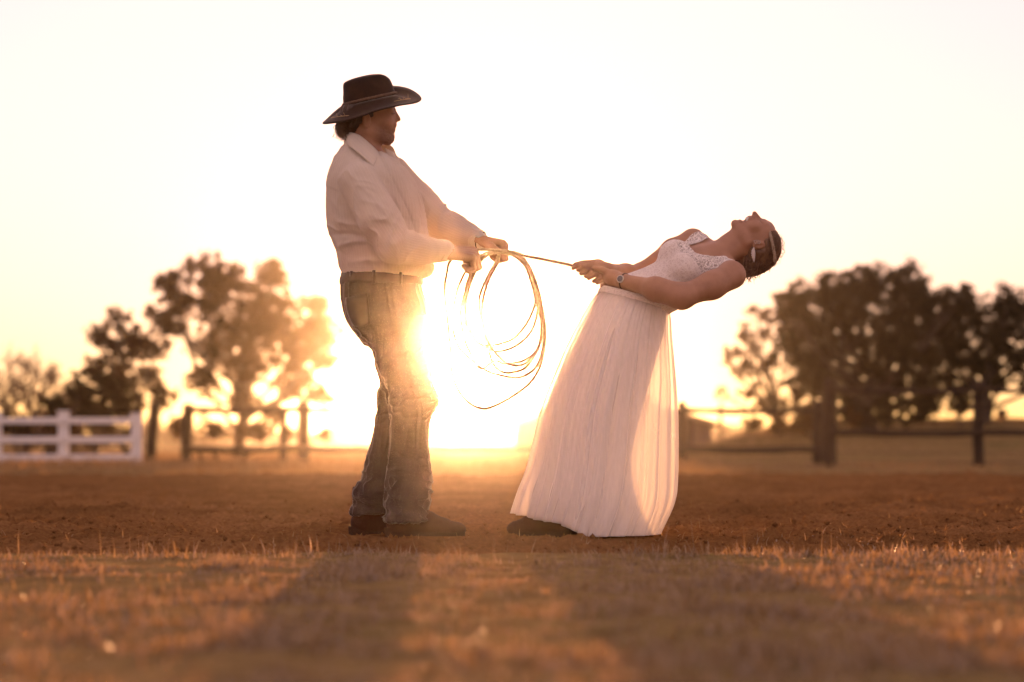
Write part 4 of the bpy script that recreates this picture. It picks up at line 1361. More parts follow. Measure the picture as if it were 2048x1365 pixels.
sk = skirt('skirt', frontc, backc, halfw, tulle_mat('white_tulle', 0.48), 481, 24, 0.021, parent=woman)
# second layer of net hanging freely inside
f2 = [(x + 5 + 6 * i / 8, y + 2) for i, (x, y) in enumerate(frontc)]
b2 = [(x - 3 - (6, 8, 10, 14, 16, 18, 20, 16, 8)[i] * 0.8, y) for i, (x, y) in enumerate(backc)]
skirt('net_layer', f2[:-1] + [(1034, 1044)], b2[:-1] + [(1312, 1072)], [h * 0.94 for h in halfw], tulle_mat('inner_net', 0.62), 491, 17, 0.020, rag=0.004, parent=sk)
# satin lining that follows the legs
m_lining = simple_mat('satin_lining', (0.90, 0.87, 0.81), (0.94, 0.92, 0.87), 8, 0.6, 0.2, 60, 0.004)
fl_ = [(1208, 584), (1192, 604), (1168, 650), (1146, 697), (1124, 748), (1096, 822), (1073, 930), (1060, 985), (1052, 1030)]
bl_ = [(1332, 618), (1333, 636), (1327, 668), (1316, 705), (1303, 750), (1285, 815), (1262, 915), (1272, 990), (1300, 1060)]
skirt('lining', fl_, bl_, [0.128, 0.150, 0.172, 0.180, 0.184, 0.190, 0.210, 0.23, 0.25], m_lining, 501, 9, 0.010, 60, 200, 0.003, sk)
# gathered lace waist
th = np.linspace(0, 2 * math.pi, 49)
rows = []
for k_, gr in ((0.0, 0.001), (0.4, 0.0035), (0.8, 0.003), (1.0, 0.001)):
    a = P(1204 - 8 * k_, 572 + 12 * k_); b = P(1337 + 3 * k_, 612 + 12 * k_)
    c, e = (a + b) / 2, (a - b) / 2 * (1 + gr * 6)
    rows.append(np.stack([c[0] + e[0] * np.cos(th), 10 + (0.140 + gr + 0.008 * k_) * np.sin(th), c[2] + e[2] * np.cos(th)], -1))
o = sheet_obj('waistband', rows, m_lace, sk, 2, 0.002)
set_attr(o.data, 'lined', np.ones(len(o.data.vertices)))

boot(woman, P(1140, 0, -0.06)[0], P(1026, 0, -0.06)[0] - 0.02, 9.94, 0.2, 0.02)
boot(woman, P(1225, 0, 0.1)[0], P(1105, 0, 0.1)[0], 10.10, 0.2, -0.02)

# ------------------------------------------------------------------ the rope
m_rope = simple_mat('lariat_rope', (0.30, 0.22, 0.13), (0.46, 0.35, 0.22), 80, 0.8, 0.5, 300, 0.003)


def lay(pts2d, ys_):
    ys_ = np.interp(np.linspace(0, 1, len(pts2d)), np.linspace(0, 1, len(ys_)), ys_)
    return [P(x, y, o_) for (x, y), o_ in zip(pts2d, ys_)]


HNc = (905, 512)
loops = [
    ([(1000, 503), (1030, 507), (1052, 524), (1070, 560), (1083, 610), (1090, 660), (1088, 700), (1078, 738), (1056, 770), (1020, 796), (985, 814), (962, 817), (938, 806), (915, 778), (903, 740), (901, 700), (895, 640), (889, 585), (893, 550), (900, 524)], (0.03, -0.03, -0.07, -0.13)),
    ([(925, 508), (970, 500), (1022, 506), (1050, 526), (1066, 560), (1079, 610), (1086, 655), (1087, 690), (1076, 728), (1058, 747), (1034, 756), (1005, 752), (970, 740), (940, 718), (915, 690), (905, 640), (915, 580), (936, 535), (955, 515)], (-0.10, 0.0, 0.04, 0.06, 0.0, -0.06)),
    ([(985, 505), (1025, 509), (1050, 530), (1064, 562), (1076, 610), (1083, 650), (1079, 690), (1066, 715), (1044, 730), (1018, 729), (996, 712), (978, 685), (965, 645), (958, 600), (972, 560), (992, 525)], (0.02, 0.03, 0.0, -0.03, 0.0)),
    ([(1000, 508), (1028, 511), (1053, 534), (1068, 566), (1080, 612), (1086, 650), (1084, 676), (1070, 705), (1045, 722), (1010, 728), (990, 722), (962, 738), (945, 715), (928, 675), (922, 620), (938, 565), (962, 522)], (0.06, 0.04, 0.02, 0.04, 0.02, -0.04)),
    ([(988, 507), (1024, 510), (1050, 532), (1065, 566), (1074, 605), (1075, 625), (1064, 660), (1042, 685), (1014, 700), (990, 702), (968, 694), (945, 670), (932, 630), (936, 585), (952, 540), (960, 522)], (0.05, 0.0, -0.04, 0.0, 0.0)),
    ([(986, 506), (1022, 508), (1048, 528), (1062, 562), (1071, 600), (1069, 612), (1054, 646), (1030, 675), (1004, 687), (980, 691), (955, 686), (935, 660), (928, 620), (932, 575), (947, 535), (957, 520)], (0.02, -0.04, -0.02, 0.04, 0.0)),
    ([(985, 506), (1026, 510), (1052, 530), (1068, 562), (1081, 615), (1084, 660), (1074, 700), (1052, 735), (1025, 745), (1004, 744), (988, 730), (977, 700), (966, 650), (966, 600), (980, 555), (996, 524)], (0.0, 0.05, 0.07, 0.03, 0.0)),
]
path = []
for pts, ysl in loops: path += lay(pts, ysl)
path += [P(1000, 503, 0.03), P(1028, 505, 0.02), P(1050, 512, 0.0), P(1096, 521, 0.0), P(1142, 531, -0.005), P(1175, 543, -0.01), P(1205, 558, -0.02), P(1222, 566, -0.03)]
cp = catmull(path, 0.009)
vv, ff = tube_arrays(cp, 0.0068, 8)
# twist of three strands shows in the outline
ringi = np.repeat(np.arange(len(cp)), 8); ja = np.tile(np.arange(8), len(cp))
cent = np.repeat(cp, 8, 0)
arc = np.concatenate([[0], np.cumsum(np.linalg.norm(np.diff(cp, axis=0), axis=1))])
ph = arc[ringi] / 0.030 * 2 * math.pi + ja / 8 * 2 * math.pi
vv[:len(cent)] = cent + (vv[:len(cent)] - cent) * (1 + 0.16 * np.cos(2 * ph))[:, None]
rope = obj('lasso_rope', mesh_np('lasso_rope', vv, to_lists(ff)), m_rope)
tag(rope, 'coiled pale rope held by both people and stretched between their hands', 'rope')

# ================================================================== the setting
def ground_h(x, y):
    """lie of the land: flat arena, a grassy rise to the right beyond the fence"""
    x, y = np.asarray(x, float), np.asarray(y, float)
    mound = 0.95 * sstep(41, 60, y) * sstep(2.5, 9.0, x * 65 / np.maximum(y, 50) * 1.0) * (1 - 0.9 * sstep(75, 130, y))
    mound = mound * (1 + 0.12 * noise3(x * 0.15, y * 0.15, 0.0, 5))
    swell = 0.05 * noise3(x * 0.25, y * 0.2, 3.3, 9) * sstep(34, 42, y)
    return mound + swell


def grid_sheet(xs_of_row, ys, hfun):
    """rows of equal length: xs_of_row(y) gives the x values of a row"""
    X = np.stack([xs_of_row(y) for y in ys])
    Y = np.repeat(np.asarray(ys)[:, None], X.shape[1], 1)
    Z = hfun(X, Y)
    v = np.stack([X, Y, Z], -1).reshape(-1, 3)
    m, n = X.shape
    i, j = np.meshgrid(np.arange(m - 1), np.arange(n - 1), indexing='ij')
    f = np.stack([i * n + j, i * n + j + 1, (i + 1) * n + j + 1, (i + 1) * n + j], -1).reshape(-1, 4)
    return v, f


# --- field: one sheet out to the horizon, dry pasture
def field_mat():
    m, nt, out = new_mat('dry_pasture')
    tc = nd(nt, 'ShaderNodeTexCoord')
    c1, _ = noise_ramp(nt, tc.outputs['Object'], 0.35, [(0.3, (0.19, 0.145, 0.065)), (0.5, (0.25, 0.185, 0.085)), (0.72, (0.16, 0.145, 0.060))], detail=8)
    c2, f2 = noise_ramp(nt, tc.outputs['Object'], 9.0, [(0.25, (0.55, 0.5, 0.45)), (0.75, (1.25, 1.2, 1.1))], detail=6)
    mx = nd(nt, 'ShaderNodeMixRGB', blend_type='MULTIPLY'); mx.inputs[0].default_value = 1
    nt.links.new(c1, mx.inputs[1]); nt.links.new(c2, mx.inputs[2])
    b = nd(nt, 'ShaderNodeBsdfPrincipled'); b.inputs['Roughness'].default_value = 1; b.inputs['Specular IOR Level'].default_value = 0.0
    nt.links.new(mx.outputs[0], b.inputs['Base Color'])
    bp = nd(nt, 'ShaderNodeBump'); bp.inputs['Strength'].default_value = 0.8; bp.inputs['Distance'].default_value = 0.06
    nt.links.new(f2, bp.inputs['Height']); nt.links.new(bp.outputs[0], b.inputs['Normal'])
    nt.links.new(b.outputs[0], out.inputs['Surface'])
    return m


ys = np.concatenate([np.arange(-40, 2, 2.0), np.arange(2, 9, 0.12), np.arange(9, 33, 2.0), np.arange(33, 42, 0.5), np.arange(42, 140, 1.5), np.geomspace(140, 1200, 30)])
us = np.concatenate([-np.geomspace(1, 0.12, 22)[:-1], np.linspace(-0.12, 0.12, 61), np.geomspace(0.12, 1, 22)[1:]])


def field_h(x, y):
    inside = sstep(8.35, 9.1, y) * (1 - sstep(29.6, 30.8, y))
    tuft = 0.012 * fbm(x * 6, y * 6, 0.5, 2, 31) * (1 - sstep(8, 9, y))
    return ground_h(x, y) - 0.14 * inside + tuft


v, f = grid_sheet(lambda y: us * max(40.0, abs(y) * 1.6), ys, field_h)
tag(obj('field', mesh_np('field', v, f), field_mat()), kind='structure')


# --- the dirt of the riding arena
def dirt_mat():
    m, nt, out = new_mat('arena_dirt')
    tc = nd(nt, 'ShaderNodeTexCoord')
    c1, _ = noise_ramp(nt, tc.outputs['Object'], 1.1, [(0.3, (0.125, 0.066, 0.024)), (0.5, (0.185, 0.099, 0.038)), (0.7, (0.24, 0.135, 0.057))], detail=7)
    c2, f2 = noise_ramp(nt, tc.outputs['Object'], 45.0, [(0.25, (0.6, 0.55, 0.5)), (0.75, (1.3, 1.25, 1.2))], detail=6)
    mx = nd(nt, 'ShaderNodeMixRGB', blend_type='MULTIPLY'); mx.inputs[0].default_value = 1
    nt.links.new(c1, mx.inputs[1]); nt.links.new(c2, mx.inputs[2])
    b = nd(nt, 'ShaderNodeBsdfPrincipled'); b.inputs['Roughness'].default_value = 1.0; b.inputs['Specular IOR Level'].default_value = 0.0
    nt.links.new(mx.outputs[0], b.inputs['Base Color'])
    n3 = nd(nt, 'ShaderNodeTexNoise'); n3.inputs['Scale'].default_value = 130; n3.inputs['Detail'].default_value = 4
    nt.links.new(tc.outputs['Object'], n3.inputs['Vector'])
    ad = nd(nt, 'ShaderNodeMath', operation='ADD'); nt.links.new(f2, ad.inputs[0]); nt.links.new(n3.outputs['Fac'], ad.inputs[1])
    bp = nd(nt, 'ShaderNodeBump'); bp.inputs['Strength'].default_value = 0.7; bp.inputs['Distance'].default_value = 0.012
    nt.links.new(ad.outputs[0], bp.inputs['Height']); nt.links.new(bp.outputs[0], b.inputs['Normal'])
    nt.links.new(b.outputs[0], out.inputs['Surface'])
    return m


HOOF = np.stack([rng.uniform(-6, 6, 1500), rng.uniform(8.4, 33, 1500), rng.uniform(0.05, 0.13, 1500), rng.uniform(0.008, 0.034, 1500)], -1)


def dirt_h(x, y):
    far = 1 + 0.6 * sstep(12, 24, y)
    z = 0.016 * far * fbm(x * 1.6, y * 1.4, 1.7, 3, 11) + 0.010 * far * fbm(x * 8, y * 7, 2.1, 3, 12)
    z = z + 0.020 * np.maximum(0, fbm(x * 15, y * 13, 5.0, 3, 13)) ** 1.5 + 0.011 * np.maximum(0, fbm(x * 34, y * 30, 6.0, 2, 14)) * (1 - sstep(12, 15, y))
    shp = z.shape
    zf, xf, yf = z.ravel(), x.ravel(), y.ravel()
    for hx, hy, hr, hd in HOOF:
        k = np.nonzero((np.abs(xf - hx) < hr * 2.2) & (np.abs(yf - hy) < hr * 2.2))[0]
        if len(k) == 0: continue
        r = np.sqrt((xf[k] - hx) ** 2 + (yf[k] - hy) ** 2) / hr
        zf[k] += hd * (0.75 * np.exp(-((r - 1.15) / 0.35) ** 2) - np.exp(-(r / 0.75) ** 2))
    z = zf.reshape(shp)
    # trodden level where the two stand
    for fx, fy, fr in ((-0.45, 9.9, 0.42), (-0.55, 10.12, 0.3), (0.35, 9.95, 0.5), (0.1, 9.9, 0.25)):
        z = z * (1 - 0.97 * np.exp(-(((x - fx) / fr) ** 2 + ((y - fy) / (fr * 0.6)) ** 2) ** 2))
    z = z * (1 - 0.8 * np.exp(-((x / 1.25) ** 2 + ((y - 9.72) / 0.42) ** 2) ** 2))
    edge = 0.09 * fbm(x * 1.3, y * 1.3, 7.7, 4, 15)
    z = z - 0.16 * sstep(8.95 + 0 * y, 8.35, y + edge * 2.0) - 0.20 * sstep(29.6, 30.8, y + edge * 4)
    return z - 0.004


ysd = np.concatenate([np.arange(8.1, 13.2, 0.018), 13.2 + np.cumsum(np.linspace(0.02, 0.09, 110)), ])
ysd = np.concatenate([ysd, np.arange(ysd[-1] + 0.1, 31.4, 0.1)])
usd = np.concatenate([np.linspace(-9, -2.8, 60)[:-1], np.linspace(-2.8, 2.8, 340), np.linspace(2.8, 9, 60)[1:]])
v, f = grid_sheet(lambda y: usd * max(1.0, y / 11.0), ysd, dirt_h)
tag(obj('dirt_arena', mesh_np('dirt_arena', v, f), dirt_mat()), kind='structure')


# --- grass
def blades(xy, hgt, wid, base_z, lean=0.5, seed=1, segs=3):
    """curved, tapering blades; returns vertices and triangles"""
    g = np.random.default_rng(seed)
    n = len(xy)
    az = g.uniform(0, 2 * math.pi, n)
    bend = g.normal(0, lean, n) + lean * 0.5
    face = g.uniform(0, math.pi, n)
    kink = g.normal(0, 0.5, n)
    V_ = []
    pos = np.stack([xy[:, 0], xy[:, 1], base_z], -1)
    dirx, diry = np.cos(az), np.sin(az)
    sx, sy = np.cos(face), np.sin(face)
    p = pos.copy()
    ang = np.abs(g.normal(0.15, 0.25, n))
    for s in range(segs + 1):
        w = wid * (1 - s / segs) ** 0.8 * 0.5
        if s < segs:
            V_.append(p + np.stack([sx * w, sy * w, 0 * w], -1)); V_.append(p - np.stack([sx * w, sy * w, 0 * w], -1))
        else:
            V_.append(p.copy())
        L = hgt / segs
        ang = ang + bend / segs * 2
        p = p + np.stack([np.sin(ang) * (dirx + kink * sx * 0.3), np.sin(ang) * (diry + kink * sy * 0.3), np.cos(ang)], -1) * L[:, None]
        p[:, 2] = np.maximum(p[:, 2], base_z + 0.004)
    st = len(V_)
    v = np.stack(V_, 1).reshape(-1, 3)
    b = np.arange(n)[:, None] * st
    tri = []
    for s in range(segs - 1):
        a0 = 2 * s
        tri += [[a0, a0 + 1, a0 + 3], [a0, a0 + 3, a0 + 2]]
    tri += [[2 * segs - 2, 2 * segs - 1, 2 * segs]]
    tri = np.array(tri)
    f = (b[:, :, None] + tri[None]).reshape(-1, 3)
    return v, f


m_verge = leaf_mat('dry_verge_grass', (0.13, 0.080, 0.036), (0.42, 0.30, 0.15), 0.36, 14.0, (1.0, 0.85, 0.60), 0.10)
m_dead = leaf_mat('dry_field_grass', (0.22, 0.15, 0.08), (0.36, 0.26, 0.15), 0.40, 0.8, (1.0, 0.88, 0.66))

g = np.random.default_rng(21)
N = 230000
yy = 2.4 + (9.6 - 2.4) * g.random(N) ** 0.85
xx = g.uniform(-1, 1, N) * (1.35 + 0.27 * yy)
pat = fbm(xx * 1.7, yy * 1.7, 0.0, 4, 41)
edge_y = 8.5 + 0.6 * fbm(xx * 1.2, xx * 0, 4.4, 4, 44)
dens = np.clip(0.65 + 0.8 * pat, 0.06, 1) * (1 - sstep(-0.7, 0.45, yy - edge_y))
k = g.random(N) < dens
xx, yy, pat = xx[k], yy[k], pat[k]
n = len(xx)
clump = np.clip(0.7 + 0.9 * fbm(xx * 4.5, yy * 4.5, 8.0, 3, 45), 0.2, 1.8)
hh = (0.016 + 0.032 * g.random(n) ** 1.3) * clump
ww = np.full(n, 0.0056) * g.uniform(0.6, 1.5, n)
v1, f1 = blades(np.stack([xx, yy], -1), hh, ww, np.maximum(field_h(xx, yy), np.where(yy > 8.2, dirt_h(xx, yy), -1)) - 0.004, 0.85, 22)
# sparse seed stalks standing clear of the turf
n2 = 300
x2 = g.uniform(-3.2, 3.2, n2); y2 = g.uniform(4.2, 8.9, n2)
v2, f2 = blades(np.stack([x2, y2], -1), g.uniform(0.05, 0.14, n2), np.full(n2, 0.0035), field_h(x2, y2), 0.22, 23)
tag(obj('verge_grass', mesh_np('verge_grass', np.concatenate([v1, v2]), np.concatenate([f1, f2 + len(v1)])), m_verge),
    'short dry brown grass in front of the bare dirt', 'grass', kind='stuff')

# small weeds and straw lying on the dirt
n3 = 1500
x3 = g.uniform(-3.5, 3.5, n3); y3 = 8.6 + 7 * g.random(n3) ** 1.6
v3, f3 = blades(np.stack([x3, y3], -1), g.uniform(0.015, 0.05, n3), g.uniform(0.003, 0.007, n3), dirt_h(x3, y3) - 0.002, 1.1, 24)
tag(obj('straw_litter', mesh_np('straw_litter', v3, f3), m_dead), 'bits of straw and weed strewn over the dirt', 'straw', kind='stuff')

# crumbs of dirt
n4 = 6500
x4 = g.uniform(-3.6, 3.6, n4); y4 = 8.7 + 6.5 * g.random(n4) ** 1.4
r4 = 0.0035 + 0.010 * g.random(n4) ** 3
octa = np.array([[1, 0, 0], [-1, 0, 0], [0, 1, 0], [0, -1, 0], [0, 0, 1], [0, 0, -1]], float)
of = np.array([[0, 2, 4], [2, 1, 4], [1, 3, 4], [3, 0, 4], [2, 0, 5], [1, 2, 5], [3, 1, 5], [0, 3, 5]])
vc = octa[None] * (r4[:, None, None] * g.uniform(0.6, 1.3, (n4, 6, 1)))
vc = vc + np.stack([x4, y4, dirt_h(x4, y4) + r4 * 0.4], -1)[:, None]
fc = (np.arange(n4)[:, None, None] * 6 + of[None]).reshape(-1, 3)
tag(obj('dirt_clods', mesh_np('dirt_clods', vc.reshape(-1, 3), fc, False), bpy.data.materials['arena_dirt']), 'small clods of earth on the dirt', 'earth', kind='stuff')

# taller pale grass beyond the arena, along and behind the fences
N5 = 120000
y5 = 30.2 + 48 * g.random(N5) ** 1.7
x5 = g.normal(0, 0.5, N5) * (5 + 0.36 * y5)
k5 = g.random(N5) < np.clip(0.7 + 0.6 * fbm(x5 * 0.5, y5 * 0.5, 0, 3, 51), 0.1, 1) * np.where(x5 > 3.5, 0.55, 1.0)
x5, y5 = x5[k5], y5[k5]
n5 = len(x5)
h5 = (0.07 + 0.20 * g.random(n5)) * np.where(x5 > 3.2, 0.55, 1.0) * np.where(y5 < 35, 0.45, 1.0)
v5, f5 = blades(np.stack([x5, y5], -1), h5, np.full(n5, 0.022), field_h(x5, y5) - 0.01, 0.5, 25, 2)
tag(obj('field_grass', mesh_np('field_grass', v5, f5), m_dead), 'tall pale dry grass along the foot of the fences', 'grass', kind='stuff')


# ------------------------------------------------------------------ fences
m_post = simple_mat('weathered_dark_timber', (0.016, 0.010, 0.007), (0.040, 0.025, 0.017), 6, 0.95, 0.6, 30, 0.02, stretch=(6, 6, 1))
m_white = simple_mat('white_paint_rail', (0.66, 0.66, 0.66), (0.82, 0.82, 0.81), 3, 0.6, 0.25, 25, 0.006)


def post_mesh(name, h, r, taper=0.9, seed=0, dome=True, n=14):
    """a round timber post with an uneven skin and a weathered top, from below ground to height h"""
    zs = np.concatenate([np.linspace(-0.3, h - r * 0.45, 9), [h - r * 0.12, h]])
    rs = np.concatenate([np.linspace(r, r * taper, 9), [r * taper * 0.85, r * taper * 0.45]])
    pts = np.stack([0.012 * noise3(zs * 2, 0, seed, 61), 0.012 * noise3(zs * 2, 5, seed, 62), zs], -1)
    v, f = tube_arrays(pts, rs, n)
    a = np.arctan2(v[:, 1], v[:, 0])
    v[:, :2] *= (1 + 0.09 * noise3(np.cos(a) * 2, np.sin(a) * 2, v[:, 2] * 1.5, 63 + seed))[:, None]
    return mesh_np(name, v, to_lists(f))


def pole_between(name, a, b, r, mat, parent, sag=0.0, seed=0):
    t = np.linspace(0, 1, 14)[:, None]
    p = np.asarray(a)[None] * (1 - t) + np.asarray(b)[None] * t
    p[:, 2] += -sag * 4 * (t * (1 - t))[:, 0] + 0.012 * noise3(t[:, 0] * 5, seed, 0, 71)
    rr = r * (1 + 0.12 * noise3(t[:, 0] * 6, seed, 3, 72))
    v, f = tube_arrays(p, rr, 10)
    return obj(name, mesh_np(name, v, to_lists(f)), mat, parent)


def gz(x, y): return float(ground_h(x, y))


# dark pole fence, in the middle of the picture: posts and two poles
D1 = 43.0
pf = thing('pole_fence', W(372, 935, D1), 'dark round-pole fence with two rails running behind the couple', 'fence')
for i, (px, top, r) in enumerate(((372, 808, 0.105), (607, 802, 0.125), (800, 806, 0.10), (1170, 806, 0.10), (1363, 803, 0.085), (1641, 800, 0.15))):
    b = W(px, 935, D1)
    hgt = W(px, top, D1)[2]
    o = obj('post', post_mesh('post', hgt, r, 0.92, i), m_post, pf)
    o.location = (b[0], D1, 0)
    if i == 0: o.rotation_euler = (0, R(2.0), 0)
xs_post = [372, 607, 800, 1170, 1363, 1641]
for a, b in zip(xs_post[:-1], xs_post[1:]):
    for py, r in ((821, 0.055), (899, 0.062)):
        q0, q1 = W(a, py + random.uniform(-1.5, 1.5), D1 - 0.1), W(b, py + random.uniform(-1.5, 1.5), D1 - 0.1)
        pole_between('rail', q0, q1, r, m_post, pf, 0.015, a)
o = obj('post', post_mesh('post', W(565, 818, D1)[2], 0.06, 0.9, 9), m_post, pf); o.location = (W(565, 935, D1)[0], D1 + 0.1, 0)
# slanting braces under the lower rail, and the slack wires between the poles
for a, b, r in (((502, 893), (480, 937), 0.045), ((398, 905), (408, 937), 0.03), ((425, 900), (442, 937), 0.03)):
    pole_between('brace', W(*a, D1 + 0.1), W(*b, D1 + 0.1), r, m_post, pf)
m_wire = simple_mat('rusty_wire', (0.05, 0.035, 0.03), (0.09, 0.06, 0.045), 30, 0.7, 0)
for py in (846, 872, 918):
    pole_between('wire', W(372, py, D1), W(607, py + 2, D1), 0.006, m_wire, pf, 0.02, py)

# the lone leaning gate post between the white fence and the pole fence
gp = tag(obj('gate_post', post_mesh('gate_post', W(303, 803, D1)[2], 0.10, 0.95, 20), m_post), 'dark leaning gate post standing alone beside the white fence', 'post')
gp.location = (W(300, 935, D1)[0], D1, 0); gp.rotation_euler = (0, R(4.5), 0)

# taller dark fence to the right
D2 = 39.5
rf = thing('paddock_fence', W(1655, 938, D2), 'tall dark paddock fence with thick posts at the right edge', 'fence')
for i, (px, top, r) in enumerate(((1659, 757, 0.125), (1957, 761, 0.098), (2262, 759, 0.095))):
    o = obj('post', post_mesh('post', W(px, top, D2)[2], r, 0.86, 30 + i), m_post, rf)
    o.location = (W(px, 0, D2)[0], D2, 0)
for a, b in ((1659, 1957), (1957, 2262)):
    pole_between('rail', W(a, 780, D2 - 0.12), W(b, 781, D2 - 0.12), 0.042, m_post, rf, 0.02, a)
    pole_between('rail', W(a, 864, D2 - 0.12), W(b, 866, D2 - 0.12), 0.052, m_post, rf, 0.015, a + 5)
for k_ in range(2):
    pole_between('wire', W(1659, 905 + 18 * k_, D2), W(2262, 906 + 18 * k_, D2), 0.005, m_wire, rf, 0.02, k_)

# white board fence at the left edge
D3 = 41.0
wf = thing('board_fence', W(127, 945, D3), 'white painted board fence with three rails at the left edge', 'fence')
for i, (px, top) in enumerate(((-413, 827), (-278, 825), (-143, 827), (-8, 826), (127, 824), (273, 829))):
    b = W(px, 944, D3)
    hgt = W(px, top, D3)[2]
    mb = Mesher().box((0, 0, hgt / 2 - 0.1), (0.085, 0.07, hgt / 2 + 0.1), None, 0.012)
    o = mb.build('post', m_white, wf, False); o.location = (b[0], D3, 0)
    cp = Mesher().box((0, 0, hgt + 0.002), (0.1, 0.085, 0.016), None, 0.008).build('post_cap', m_white, wf, False)
    cp.location = (b[0], D3, 0)
for a, b in ((-413, -278), (-278, -143), (-143, -8), (-8, 127), (127, 273)):
    xa, xb = W(a, 0, D3)[0], W(b, 0, D3)[0]
    for py in (842, 880, 915):
        z = W(0, py, D3)[2]
        mb = Mesher().box((0, 0, 0), ((xb - xa) / 2 - 0.02, 0.022, 0.052), None, 0.008)
        o = mb.build('rail', m_white, wf, False)
        o.location = ((xa + xb) / 2, D3 - 0.095, z)

# short dark stump of a post out on the rise, and a thin stake by the shed
o = tag(obj('stub_post', post_mesh('stub_post', 0.55, 0.16, 0.95, 40), m_post), 'short dark stub of a post on the grassy rise', 'post')
q = W(2003, 838, 70.0); o.location = (q[0], 70.0, gz(q[0], 70.0))
o = tag(obj('fence_stake', post_mesh('fence_stake', 1.0, 0.045, 0.9, 41), m_post), 'thin dark stake in front of the low shed', 'post')
q = W(1442, 880, 62.0); o.location = (q[0], 62.0, gz(q[0], 62.0))

# ------------------------------------------------------------------ low shed far behind
D4 = 75.0
m_shed = simple_mat('shed_boards', (0.16, 0.11, 0.08), (0.26, 0.18, 0.13), 2.0, 0.9, 0.4, 20, 0.02, stretch=(4, 4, 0.3))
m_roof = simple_mat('shed_roof_iron', (0.18, 0.13, 0.10), (0.30, 0.22, 0.17), 1.2, 0.6, 0.3, 8, 0.03)
m_gap = simple_mat('shed_door_timber', (0.05, 0.035, 0.03), (0.09, 0.06, 0.05), 3.0, 0.9, 0.3)
xl, xr = W(1030, 0, D4)[0], W(1422, 0, D4)[0]
ze = W(0, 850, D4)[2]; zr = W(0, 792, D4)[2]; xc = (xl + xr) / 2
sh = thing('low_shed', (xc, D4, 0), 'wide low gabled shed far behind the woman', 'shed')
wv = [(xl, D4, -0.2), (xr, D4, -0.2), (xr, D4, ze), (xc, D4, zr), (xl, D4, ze)]
wv = wv + [(x, y + 9.0, z) for x, y, z in wv]
mb = Mesher().add(np.array(wv), [[0, 1, 2, 3, 4], [6, 5, 9, 8, 7], [1, 6, 7, 2], [5, 0, 4, 9]])
mb.build('wall', m_shed, sh, False)
for s in (-1, 1):
    xe = xl - 0.35 if s < 0 else xr + 0.35
    zz = ze - 0.35 * (zr - ze) / (xr - xc)
    rv = [(xc, D4 - 0.4, zr + 0.05), (xe, D4 - 0.4, zz + 0.05), (xe, D4 + 9.4, zz + 0.05), (xc, D4 + 9.4, zr + 0.05)]
    rv = rv + [(x, y, z + 0.09) for x, y, z in rv]
    Mesher().add(np.array(rv), [[3, 2, 1, 0], [4, 5, 6, 7], [0, 1, 5, 4], [1, 2, 6, 5], [2, 3, 7, 6], [3, 0, 4, 7]]).build('roof_sheet', m_roof, sh, False)
for cx_, hw, hh_ in ((xl + 1.5, 0.8, 0.62), (xc, 1.3, 1.0), (xr - 1.3, 0.75, 0.62)):
    Mesher().box((cx_, D4 - 0.03, hh_), (hw, 0.03, hh_), None, 0.01).build('door', m_gap, sh, False)


# ------------------------------------------------------------------ trees
def leaf_cloud(centres, radii, per, size, seed, flat=0.8):
    """many small separate leaves in clumps around the given centres"""
    g = np.random.default_rng(seed)
    c = np.repeat(centres, per, 0)
    r = np.repeat(radii, per)
    d = g.normal(size=(len(c), 3)); d /= np.linalg.norm(d, axis=1)[:, None]
    p = c + d * (r * g.random(len(c)) ** 0.5)[:, None] * np.array([1, 1, flat])
    s = size * g.uniform(0.6, 1.4, len(c))
    a = g.normal(size=(len(c), 3)); a /= np.linalg.norm(a, axis=1)[:, None]
    b = np.cross(a, g.normal(size=(len(c), 3))); b /= np.linalg.norm(b, axis=1)[:, None]
    v = np.stack([p - a * s[:, None], p + b * s[:, None] * 0.55, p + a * s[:, None], p - b * s[:, None] * 0.55], 1).reshape(-1, 3)
    f = np.arange(len(c) * 4).reshape(-1, 4)
    return v, f


m_bark = simple_mat('bark', (0.05, 0.037, 0.028), (0.10, 0.075, 0.055), 3, 0.95, 0.5, 12, 0.03)
m_leafA = leaf_mat('leaf_brown_green', (0.046, 0.026, 0.010), (0.090, 0.050, 0.018), 0.30, 0.6, (1.0, 0.8, 0.45))
m_leafB = leaf_mat('leaf_dark_green', (0.020, 0.018, 0.008), (0.045, 0.036, 0.015), 0.18, 0.6, (1.0, 0.85, 0.45))


